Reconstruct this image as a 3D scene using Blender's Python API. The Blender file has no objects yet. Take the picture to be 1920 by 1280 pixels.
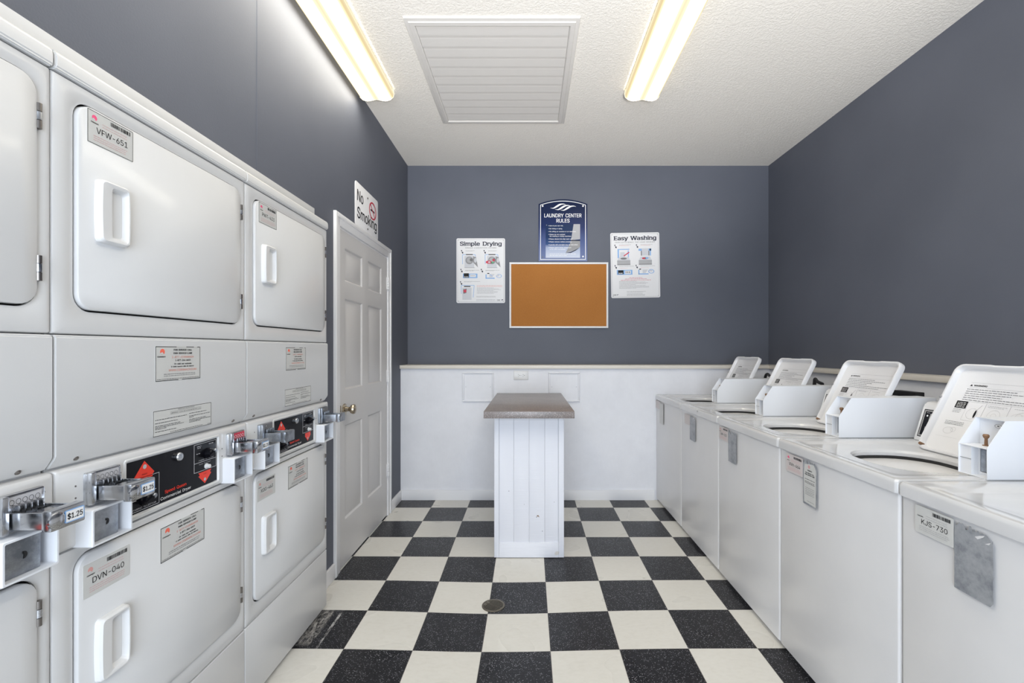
import bpy, bmesh, math, random
from mathutils import Vector, Matrix
random.seed(7)
PI = math.pi
SC = bpy.context.scene
COL = SC.collection

# ------------------------------------------------------------------ camera
F = 872.0                       # focal length in pixels at 1920 wide
cam_d = bpy.data.cameras.new('camera')
cam = bpy.data.objects.new('camera', cam_d); COL.objects.link(cam)
cam.location = (0, 0, 1.32); cam.rotation_euler = (PI/2, 0, 0)
cam_d.sensor_width = 36; cam_d.lens = 36*F/1920
cam_d.shift_x = -32/1920; cam_d.shift_y = 15/1920
cam_d.clip_start = 0.02
SC.camera = cam

# ------------------------------------------------------------------ world, light, exposure
SC.view_settings.view_transform = 'Standard'
SC.view_settings.look = 'None'
SC.view_settings.gamma = 1
SC.view_settings.use_curve_mapping = False
SC.view_settings.exposure = 1.08
w = bpy.data.worlds.new('sky'); SC.world = w; w.use_nodes = True
w.node_tree.nodes['Background'].inputs[0].default_value = (0.72, 0.84, 1.0, 1)
w.node_tree.nodes['Background'].inputs[1].default_value = 1.0
LAMP_STRENGTH = 9.0
# daylight coming in through the glazed entrance behind the camera
la = bpy.data.lights.new('entrance_daylight', 'AREA'); la.shape = 'RECTANGLE'
la.size = 2.1; la.size_y = 2.0; la.energy = 46; la.color = (0.82, 0.90, 1.0)
lo = bpy.data.objects.new('entrance_daylight', la); COL.objects.link(lo)
lo.location = (-0.05, -1.66, 1.25); lo.rotation_euler = (PI/2, 0, 0)   # faces +Y

# added fill spot that brightens the ceiling ahead, not a lamp of the room
lb = bpy.data.lights.new('ceiling_fill_spot', 'SPOT'); lb.energy = 300; lb.color = (1.0, .985, .965)
lb.spot_size = math.radians(70); lb.spot_blend = .55; lb.shadow_soft_size = .25
lbo = bpy.data.objects.new('ceiling_fill_spot', lb); COL.objects.link(lbo)
lbo.location = (.35, -.8, 1.0); lbo.rotation_euler = (math.radians(90+42), 0, 0)   # aims up and forward

# ------------------------------------------------------------------ materials
def lin(h):
    h = h.lstrip('#'); o = []
    for i in (0, 2, 4):
        c = int(h[i:i+2], 16)/255
        o.append(c/12.92 if c <= .04045 else ((c+.055)/1.055)**2.4)
    return (*o, 1)
def mat(name, hexc, rough=.5, metal=0, coat=0, spec=None):
    m = bpy.data.materials.new(name); m.use_nodes = True
    b = m.node_tree.nodes['Principled BSDF']
    b.inputs['Base Color'].default_value = lin(hexc)
    b.inputs['Roughness'].default_value = rough
    b.inputs['Metallic'].default_value = metal
    b.inputs['Coat Weight'].default_value = coat
    b.inputs['Coat Roughness'].default_value = .12
    if spec is not None: b.inputs['Specular IOR Level'].default_value = spec
    return m
def N(m, t, **k):
    n = m.node_tree.nodes.new(t)
    for a, v in k.items(): setattr(n, a, v)
    return n
def L(m, a, b): m.node_tree.links.new(a, b)
def P(m): return m.node_tree.nodes['Principled BSDF']
def noise(m, scale, detail=3, rough=.5, src='Object', sc=None):
    tc = N(m, 'ShaderNodeTexCoord'); mp = N(m, 'ShaderNodeMapping')
    if sc: mp.inputs['Scale'].default_value = sc
    n = N(m, 'ShaderNodeTexNoise'); n.inputs['Scale'].default_value = scale
    n.inputs['Detail'].default_value = detail; n.inputs['Roughness'].default_value = rough
    L(m, tc.outputs[src], mp.inputs[0]); L(m, mp.outputs[0], n.inputs['Vector'])
    return n.outputs['Fac']
def ramp(m, fac, stops, interp='LINEAR'):
    r = N(m, 'ShaderNodeValToRGB'); r.color_ramp.interpolation = interp
    e = r.color_ramp.elements
    while len(e) < len(stops): e.new(.5)
    for i, (p, c) in enumerate(stops):
        e[i].position = p; e[i].color = lin(c) if isinstance(c, str) else (c, c, c, 1)
    L(m, fac, r.inputs[0]); return r.outputs[0]
def mix(m, fac, a, b, mode='MIX'):
    x = N(m, 'ShaderNodeMix', data_type='RGBA', blend_type=mode)
    for s, v in ((x.inputs[0], fac), (x.inputs[6], a), (x.inputs[7], b)):
        if hasattr(v, 'is_linked'): L(m, v, s)
        elif isinstance(v, str): s.default_value = lin(v)
        elif isinstance(v, (int, float)) and s is x.inputs[0]: s.default_value = v
        else: s.default_value = v
    return x.outputs[2]
def bump(m, h, strength, dist):
    b = N(m, 'ShaderNodeBump'); b.inputs['Strength'].default_value = strength; b.inputs['Distance'].default_value = dist
    L(m, h, b.inputs['Height']); L(m, b.outputs[0], P(m).inputs['Normal'])

M = {}
# painted walls
m = M['blue'] = mat('blue_grey_wall_paint', '#5b5f6a', .62)
L(m, ramp(m, noise(m, 1.3, 4), [(.3, '#575b66'), (.7, '#5f636e')]), P(m).inputs['Base Color'])
bump(m, noise(m, 170, 3), .22, .0015)
m = M['wains'] = mat('white_wainscot_paint', '#d5d6da', .5)
L(m, ramp(m, noise(m, 3, 6, .65), [(.3, '#dcdde2'), (.62, '#e5e6eb')]), P(m).inputs['Base Color'])
bump(m, noise(m, 60, 3, .5, 'Object', (1, 1, .25)), .25, .002)
m = M['ceil'] = mat('textured_ceiling_paint', '#ebe7e0', .75)
bump(m, ramp(m, noise(m, 85, 4, .6), [(.40, 0.0), (.62, 1.0)]), .42, .0035)
M['trim'] = mat('white_trim_paint', '#e6e6e8', .38)
M['rail'] = mat('cream_rail_paint', '#dbd5cb', .4)
m = M['doorp'] = mat('white_door_paint', '#cfcdcc', .4)
# enamel
def enamel(name, c1, c2, rough, bumpy=True, coat=.25):
    m = mat(name, c1, rough, 0, coat)
    L(m, ramp(m, noise(m, 2.2, 5, .6), [(.35, c1), (.7, c2)]), P(m).inputs['Base Color'])
    if bumpy: bump(m, noise(m, 420, 2), .10, .0008)
    return m
M['enamel'] = enamel('white_dryer_enamel', '#d0d0d0', '#d4d4d4', .33)
M['enamel_w'] = enamel('white_washer_enamel', '#dcdbdb', '#e2e1e1', .28)
M['enamel_top'] = enamel('glossy_washer_top_enamel', '#cccccd', '#d1d1d2', .14, False, .5)
M['enamel_lid'] = enamel('white_lid_enamel', '#dcdcde', '#dfdfe1', .3, False, .2)
M['case'] = mat('white_powder_coated_steel', '#e2e4e8', .35)
M['plastic'] = mat('bright_white_plastic', '#dcdcdc', .32)
M['darkgap'] = mat('gap_shade_and_chip', '#2c2a29', .8)  # dryer door gap shade put into the colour; also the washer's chipped edge
M['black'] = mat('black_rubber', '#141416', .5)
M['fascia'] = mat('black_gloss_fascia', '#0d0d13', .25, spec=.2)
M['red'] = mat('orange_red_print', '#e8351c', .35)
M['grey'] = mat('light_grey_print', '#b9b9bd', .4)
M['white'] = mat('white_print', '#ececec', .4)
M['ink'] = mat('black_ink', '#0f0f12', .5, spec=.3)
M['greyink'] = mat('grey_ink', '#6d6d70', .5)
M['lightink'] = mat('pale_grey_ink', '#a9a9ac', .5)
M['pinkink'] = mat('faded_pink_ink', '#d6a2a2', .5)
M['redink'] = mat('faded_red_ink', '#dd8673', .5)
M['pink'] = mat('hot_pink_print', '#ef5583', .45)
M['orange'] = mat('orange_print', '#f2705a', .45)
M['palered'] = mat('pale_red_print', '#d9a09a', .45)
M['stick'] = mat('silver_grey_sticker', '#c9c9c6', .35)
M['stickp'] = mat('pinkish_silver_sticker', '#cdc5c3', .35)
m = M['foil'] = mat('worn_silver_foil', '#a6a9ad', .42, .35)
L(m, ramp(m, noise(m, 22, 6, .7), [(.3, '#80848b'), (.5, '#a5a8ad'), (.7, '#b9bbbe')]), P(m).inputs['Base Color'])
m = M['steel'] = mat('chromed_steel', '#c4c6ca', .18, 1)
L(m, ramp(m, noise(m, 14, 5, .6), [(.3, .10), (.7, .34)]), P(m).inputs['Roughness'])
m = M['galv'] = mat('worn_zinc_steel', '#a4a8ae', .35, 1)
L(m, ramp(m, noise(m, 18, 6, .7), [(.35, '#80858c'), (.65, '#b8bcc2')]), P(m).inputs['Base Color'])
M['hinge'] = mat('dark_hinge_steel', '#85807c', .3, 1)
M['knob'] = mat('aged_nickel', '#b3a793', .25, 1)
M['rust'] = mat('rusty_brown_metal', '#8a6a50', .6, .4)
M['cyan'] = mat('blue_print', '#86aede', .5)
M['navy'] = mat('navy_print', '#121a33', .5, spec=.3)
M['green'] = mat('green_print', '#5aa77c', .5)
M['crimson'] = mat('crimson_print', '#c9304a', .5)
M['midgrey'] = mat('mid_grey_print', '#8e8e90', .5)
M['signw'] = mat('white_sign_plastic', '#e2e2e4', .35)
M['silverp'] = mat('silver_grey_print', '#c8cad0', .45)
# cork
m = M['cork'] = mat('cork', '#b57c35', .85)
L(m, mix(m, .5, ramp(m, noise(m, 190, 3, .7), [(.35, '#9a6024'), (.5, '#ab6e30'), (.68, '#b87c3c')]),
         ramp(m, noise(m, 4, 3), [(.3, '#a66a2c'), (.7, '#ae7234')])), P(m).inputs['Base Color'])
bump(m, noise(m, 240, 3), .4, .001)
# countertop laminate
m = M['lam'] = mat('dark_speckled_laminate', '#6a6462', .3)
tc = N(m, 'ShaderNodeTexCoord'); v = N(m, 'ShaderNodeTexVoronoi'); v.inputs['Scale'].default_value = 420
L(m, tc.outputs['Object'], v.inputs['Vector'])
sp = ramp(m, v.outputs['Color'], [(.0, 0.0), (.80, 0.0), (.82, 1.0)], 'CONSTANT')
base = ramp(m, noise(m, 7, 5, .6), [(.3, '#6f6765'), (.7, '#877e7b')])
L(m, mix(m, sp, base, '#b9b2ae'), P(m).inputs['Base Color'])
# rough painted boards of the counter base
m = M['board'] = mat('rough_white_painted_wood', '#dfe0e6', .5)
bump(m, noise(m, 40, 4, .6, 'Object', (.15, .15, 3)), .5, .002)
f1 = ramp(m, noise(m, 9, 2), [(.72, 0.0), (.76, .6)])
L(m, mix(m, f1, '#dfe0e6', '#c9c2b4'), P(m).inputs['Base Color'])
# floor tiles
m = M['floor'] = mat('checkered_vinyl_tile', '#c9c6bf', .3, spec=.28)
T = .3048
tc = N(m, 'ShaderNodeTexCoord'); mp = N(m, 'ShaderNodeMapping', vector_type='POINT')
mp.inputs['Location'].default_value = (.21/T + 41, -2.055/T + 40, .5)
mp.inputs['Scale'].default_value = (1/T, 1/T, 0)
L(m, tc.outputs['Object'], mp.inputs[0])
ck = N(m, 'ShaderNodeTexChecker'); ck.inputs['Scale'].default_value = 1
L(m, mp.outputs[0], ck.inputs['Vector'])
def speck(scale, th, tail, stretch):
    mm = N(m, 'ShaderNodeMapping'); mm.inputs['Scale'].default_value = stretch
    mm.inputs['Rotation'].default_value = (0, 0, .5)
    L(m, tc.outputs['Object'], mm.inputs[0])
    v = N(m, 'ShaderNodeTexVoronoi'); v.inputs['Scale'].default_value = scale
    L(m, mm.outputs[0], v.inputs['Vector'])
    a = ramp(m, v.outputs['Color'], [(0, 0.0), (th, 0.0), (th+.02, 1.0)])
    b = ramp(m, v.outputs['Distance'], [(0, 1.0), (tail, 1.0), (tail+.08, 0.0)])
    return mix(m, 1.0, a, b, 'MULTIPLY')
s1 = speck(175, .70, .27, (1, 2.1, 1)); s2 = speck(330, .50, .34, (1, 1.8, 1))
blk = ramp(m, noise(m, 5, 4), [(.3, '#121215'), (.7, '#19191c')])
blk = mix(m, mix(m, .34, '#000000', s2), blk, '#66666e')
blk = mix(m, mix(m, .85, '#000000', s1), blk, '#c4c4ca')
wht = mix(m, .5, ramp(m, noise(m, 30, 5, .7, 'Object', (1, 2, 1)), [(.3, '#c9c6bd'), (.5, '#d2cfc7'), (.7, '#d6d4cd')]),
          ramp(m, noise(m, 3.2, 2, .5), [(.2, '#cdcac3'), (.8, '#d6d4ce')]))
fl = mix(m, ck.outputs['Fac'], blk, wht)
# seams between tiles
def seam(axis):
    sx = N(m, 'ShaderNodeSeparateXYZ'); L(m, mp.outputs[0], sx.inputs[0])
    fr = N(m, 'ShaderNodeMath', operation='FRACT'); L(m, sx.outputs[axis], fr.inputs[0])
    a = N(m, 'ShaderNodeMath', operation='SUBTRACT'); L(m, fr.outputs[0], a.inputs[0]); a.inputs[1].default_value = .5
    b = N(m, 'ShaderNodeMath', operation='ABSOLUTE'); L(m, a.outputs[0], b.inputs[0])
    c = N(m, 'ShaderNodeMath', operation='GREATER_THAN'); L(m, b.outputs[0], c.inputs[0]); c.inputs[1].default_value = .4955
    return c.outputs[0]
mx = N(m, 'ShaderNodeMath', operation='MAXIMUM'); L(m, seam(0), mx.inputs[0]); L(m, seam(1), mx.inputs[1])
mh = N(m, 'ShaderNodeMath', operation='MULTIPLY'); L(m, mx.outputs[0], mh.inputs[0]); mh.inputs[1].default_value = .55
fl = mix(m, mh.outputs[0], fl, '#5d5852')
# white scuffs on the tiles beside the dryers
g = N(m, 'ShaderNodeSeparateXYZ'); L(m, tc.outputs['Object'], g.inputs[0])
def band(sock, c, wd):
    a = N(m, 'ShaderNodeMath', operation='SUBTRACT'); L(m, sock, a.inputs[0]); a.inputs[1].default_value = c
    b = N(m, 'ShaderNodeMath', operation='ABSOLUTE'); L(m, a.outputs[0], b.inputs[0])
    d = N(m, 'ShaderNodeMapRange'); L(m, b.outputs[0], d.inputs[0])
    d.inputs[1].default_value = wd*.75; d.inputs[2].default_value = wd; d.inputs[3].default_value = 1; d.inputs[4].default_value = 0
    return d.outputs[0]
def mul(a, b):
    x = N(m, 'ShaderNodeMath', operation='MULTIPLY'); L(m, a, x.inputs[0]); L(m, b, x.inputs[1]); return x.outputs[0]
nz = ramp(m, noise(m, 22, 6, .75, 'Object', (3, .8, 1)), [(.44, 0.0), (.60, .8)])
sc1 = mul(mul(band(g.outputs[0], -1.02, .045), band(g.outputs[1], 2.22, .15)), nz)
sc2 = mul(mul(band(g.outputs[0], -.943, .007), band(g.outputs[1], 2.20, .16)), nz)
fl = mix(m, sc1, fl, '#b8b4ae'); fl = mix(m, sc2, fl, '#c9c7c4')
L(m, fl, P(m).inputs['Base Color'])
L(m, ramp(m, noise(m, 4, 1), [(.3, .26), (.7, .34)]), P(m).inputs['Roughness'])
# lamp diffuser: two tubes glowing through a prismatic wrap
m = M['glow'] = bpy.data.materials.new('lit_fluorescent_diffuser'); m.use_nodes = True
nt = m.node_tree; nt.nodes.clear()
out = N(m, 'ShaderNodeOutputMaterial'); em = N(m, 'ShaderNodeEmission'); L(m, em.outputs[0], out.inputs[0])
tc = N(m, 'ShaderNodeTexCoord'); sx = N(m, 'ShaderNodeSeparateXYZ'); L(m, tc.outputs['Object'], sx.inputs[0])
ab = N(m, 'ShaderNodeMath', operation='ABSOLUTE'); L(m, sx.outputs[0], ab.inputs[0])
sc = N(m, 'ShaderNodeMath', operation='MULTIPLY'); L(m, ab.outputs[0], sc.inputs[0]); sc.inputs[1].default_value = 1/.115
L(m, ramp(m, sc.outputs[0], [(0, '#fbecc4'), (.2, '#fff1cc'), (.40, '#fffbf0'), (.64, '#fffbf0'), (.82, '#fbe6b8'), (.95, '#f5dfae'), (1, '#fff2d0')]), em.inputs[0])
st = N(m, 'ShaderNodeMapRange')
fac = ramp(m, sc.outputs[0], [(0, .055), (.14, .07), (.34, 1.0), (.66, 1.0), (.84, .10), (.92, .05), (.975, .05), (1, .07)])
mu = N(m, 'ShaderNodeMath', operation='MULTIPLY'); L(m, fac, mu.inputs[0]); mu.inputs[1].default_value = LAMP_STRENGTH
L(m, mu.outputs[0], em.inputs[1])
# navy sign with a printed fade towards its foot
m = M['rules'] = mat('navy_fading_sign_print', '#15305c', .3, spec=.2)
tc = N(m, 'ShaderNodeTexCoord'); sx = N(m, 'ShaderNodeSeparateXYZ'); L(m, tc.outputs['Object'], sx.inputs[0])
mr = N(m, 'ShaderNodeMapRange'); L(m, sx.outputs[2], mr.inputs[0]); mr.inputs[1].default_value = 0; mr.inputs[2].default_value = .576
L(m, ramp(m, mr.outputs[0], [(0, '#727fa6'), (.3, '#4a5a8a'), (.55, '#10265a'), (.8, '#071b42'), (1, '#06193d')]), P(m).inputs['Base Color'])
m = M['photo'] = mat('printed_iron_photo', '#1c4170', .3, spec=.2)
tc = N(m, 'ShaderNodeTexCoord'); sx = N(m, 'ShaderNodeSeparateXYZ'); L(m, tc.outputs['Object'], sx.inputs[0])
mr = N(m, 'ShaderNodeMapRange'); L(m, sx.outputs[2], mr.inputs[0]); mr.inputs[1].default_value = .04; mr.inputs[2].default_value = .35
L(m, ramp(m, mr.outputs[0], [(0, '#c6cddd'), (.28, '#9fabc6'), (.38, '#2c4a7c'), (.6, '#0b2c58'), (1, '#082650')]), P(m).inputs['Base Color'])

# ------------------------------------------------------------------ helpers
def V(*a): return Vector(a)
def tag(o, label=None, cat=None, group=None, kind=None):
    if label: o['label'] = label
    if cat: o['category'] = cat
    if group: o['group'] = group
    if kind: o['kind'] = kind
    return o
def empty(name, loc=(0, 0, 0), rz=0, **k):
    o = bpy.data.objects.new(name, None); COL.objects.link(o)
    o.empty_display_size = .1; o.location = loc; o.rotation_euler = (0, 0, rz)
    return tag(o, **k)
def obj(name, bm, mats, parent=None, smooth=30, recalc=True, loc=None, rz=None, label=None):
    if recalc: bmesh.ops.recalc_face_normals(bm, faces=bm.faces)
    me = bpy.data.meshes.new(name); bm.to_mesh(me); bm.free()
    for mm in (mats if isinstance(mats, (list, tuple)) else [mats]): me.materials.append(mm)
    if smooth:
        me.polygons.foreach_set('use_smooth', [True]*len(me.polygons))
        me.set_sharp_from_angle(angle=math.radians(smooth))
    o = bpy.data.objects.new(name, me); COL.objects.link(o)
    if parent: o.parent = parent
    if loc: o.location = loc
    if rz is not None: o.rotation_euler = (0, 0, rz)
    if label: o['label'] = label
    return o
def struct(name, bm, mm, **k): return tag(obj(name, bm, mm, **k), kind='structure')
def box(bm, x0, x1, y0, y1, z0, z1, mi=0, b=0):
    r = bmesh.ops.create_cube(bm, size=1, matrix=Matrix.Translation(((x0+x1)/2, (y0+y1)/2, (z0+z1)/2)) @ Matrix.Diagonal((x1-x0, y1-y0, z1-z0, 1)))
    fs = {f for v in r['verts'] for f in v.link_faces}
    for f in fs: f.material_index = mi
    if b:
        es = {e for f in fs for e in f.edges}
        q = bmesh.ops.bevel(bm, geom=list(es), offset=b, segments=2, affect='EDGES', profile=.6, material=mi)
def rr(cx, cz, w, h, r, n=5):
    r = min(r, w/2-1e-5, h/2-1e-5); pts = []
    for qx, qz, a0 in ((1, 1, 0), (-1, 1, 90), (-1, -1, 180), (1, -1, 270)):
        for i in range(n+1):
            a = math.radians(a0 + 90*i/n)
            pts.append((cx + qx*(w/2-r) + r*math.cos(a), cz + qz*(h/2-r) + r*math.sin(a)))
    return pts
def loft(bm, loops, cap0=True, cap1=True, mi=0):
    rows = [[bm.verts.new(p) for p in lp] for lp in loops]
    n = len(rows[0])
    for a, b in zip(rows, rows[1:]):
        for i in range(n):
            f = bm.faces.new((a[i], a[(i+1) % n], b[(i+1) % n], b[i])); f.material_index = mi
    if cap0: bm.faces.new(rows[0]).material_index = mi
    if cap1: bm.faces.new(list(reversed(rows[-1]))).material_index = mi
def fr(pts, d, fn=None):                     # 2D loop on a plane facing -y, at depth d towards the viewer
    return [fn(a, b, d) if fn else V(a, -d, b) for a, b in pts]
def slab(bm, u0, u1, v0, v1, back, front, r=.004, b=.003, mi=0, n=4, fn=None):
    cx, cz, w, h = (u0+u1)/2, (v0+v1)/2, u1-u0, v1-v0
    loft(bm, [fr(rr(cx, cz, w, h, r, n), back, fn), fr(rr(cx, cz, w, h, r, n), front-b, fn),
              fr(rr(cx, cz, w-b*.6, h-b*.6, max(r-b*.3, .0005), n), front-b*.3, fn),
              fr(rr(cx, cz, w-2*b, h-2*b, max(r-b, .0005), n), front, fn)], mi=mi)
def prism(bm, pts, x0, x1, mi=0, b=0):        # profile in (y,z) pulled along x
    a = [bm.verts.new((x0, y, z)) for y, z in pts]; c = [bm.verts.new((x1, y, z)) for y, z in pts]
    n = len(pts); fs = [bm.faces.new(a), bm.faces.new(list(reversed(c)))]
    for i in range(n): fs.append(bm.faces.new((a[i], c[i], c[(i+1) % n], a[(i+1) % n])))
    for f in fs: f.material_index = mi
    if b:
        bmesh.ops.recalc_face_normals(bm, faces=fs)
        bmesh.ops.bevel(bm, geom=list({e for f in fs for e in f.edges}), offset=b, segments=2, affect='EDGES', material=mi)
def cyl(bm, p0, p1, r0, r1=None, seg=20, mi=0):
    p0, p1 = Vector(p0), Vector(p1); r1 = r0 if r1 is None else r1
    d = (p1-p0).normalized(); a = d.orthogonal().normalized(); b = d.cross(a)
    ls = [[p + (a*math.cos(2*PI*i/seg) + b*math.sin(2*PI*i/seg))*r for i in range(seg)] for p, r in ((p0, r0), (p1, r1))]
    loft(bm, ls, mi=mi)
def lathe(bm, p0, axis, prof, seg=24, mi=0):   # prof: (distance along axis, radius)
    p0 = Vector(p0); d = Vector(axis).normalized(); a = d.orthogonal().normalized(); b = d.cross(a)
    loft(bm, [[p0 + d*t + (a*math.cos(2*PI*i/seg) + b*math.sin(2*PI*i/seg))*max(r, .0002) for i in range(seg)] for t, r in prof], mi=mi)
def tube(bm, pts, r, seg=10, mi=0):
    pts = [Vector(p) for p in pts]; rows = []
    up = None
    for i, p in enumerate(pts):
        d = (pts[min(i+1, len(pts)-1)] - pts[max(i-1, 0)]).normalized()
        a = d.orthogonal().normalized() if up is None else (up - d*up.dot(d)).normalized()
        up = a; b = d.cross(a)
        rows.append([p + (a*math.cos(2*PI*k/seg) + b*math.sin(2*PI*k/seg))*r for k in range(seg)])
    loft(bm, rows, mi=mi)
def smoothpath(ctrl, n=8):
    c = [Vector(p) for p in ctrl]; out = []
    for i in range(len(c)-1):
        p0, p1, p2, p3 = c[max(i-1, 0)], c[i], c[i+1], c[min(i+2, len(c)-1)]
        for k in range(n):
            t = k/n
            out.append(.5*((2*p1) + (p2-p0)*t + (2*p0-5*p1+4*p2-p3)*t*t + (3*p1-p0-3*p2+p3)*t**3))
    return out + [c[-1]]

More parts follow.
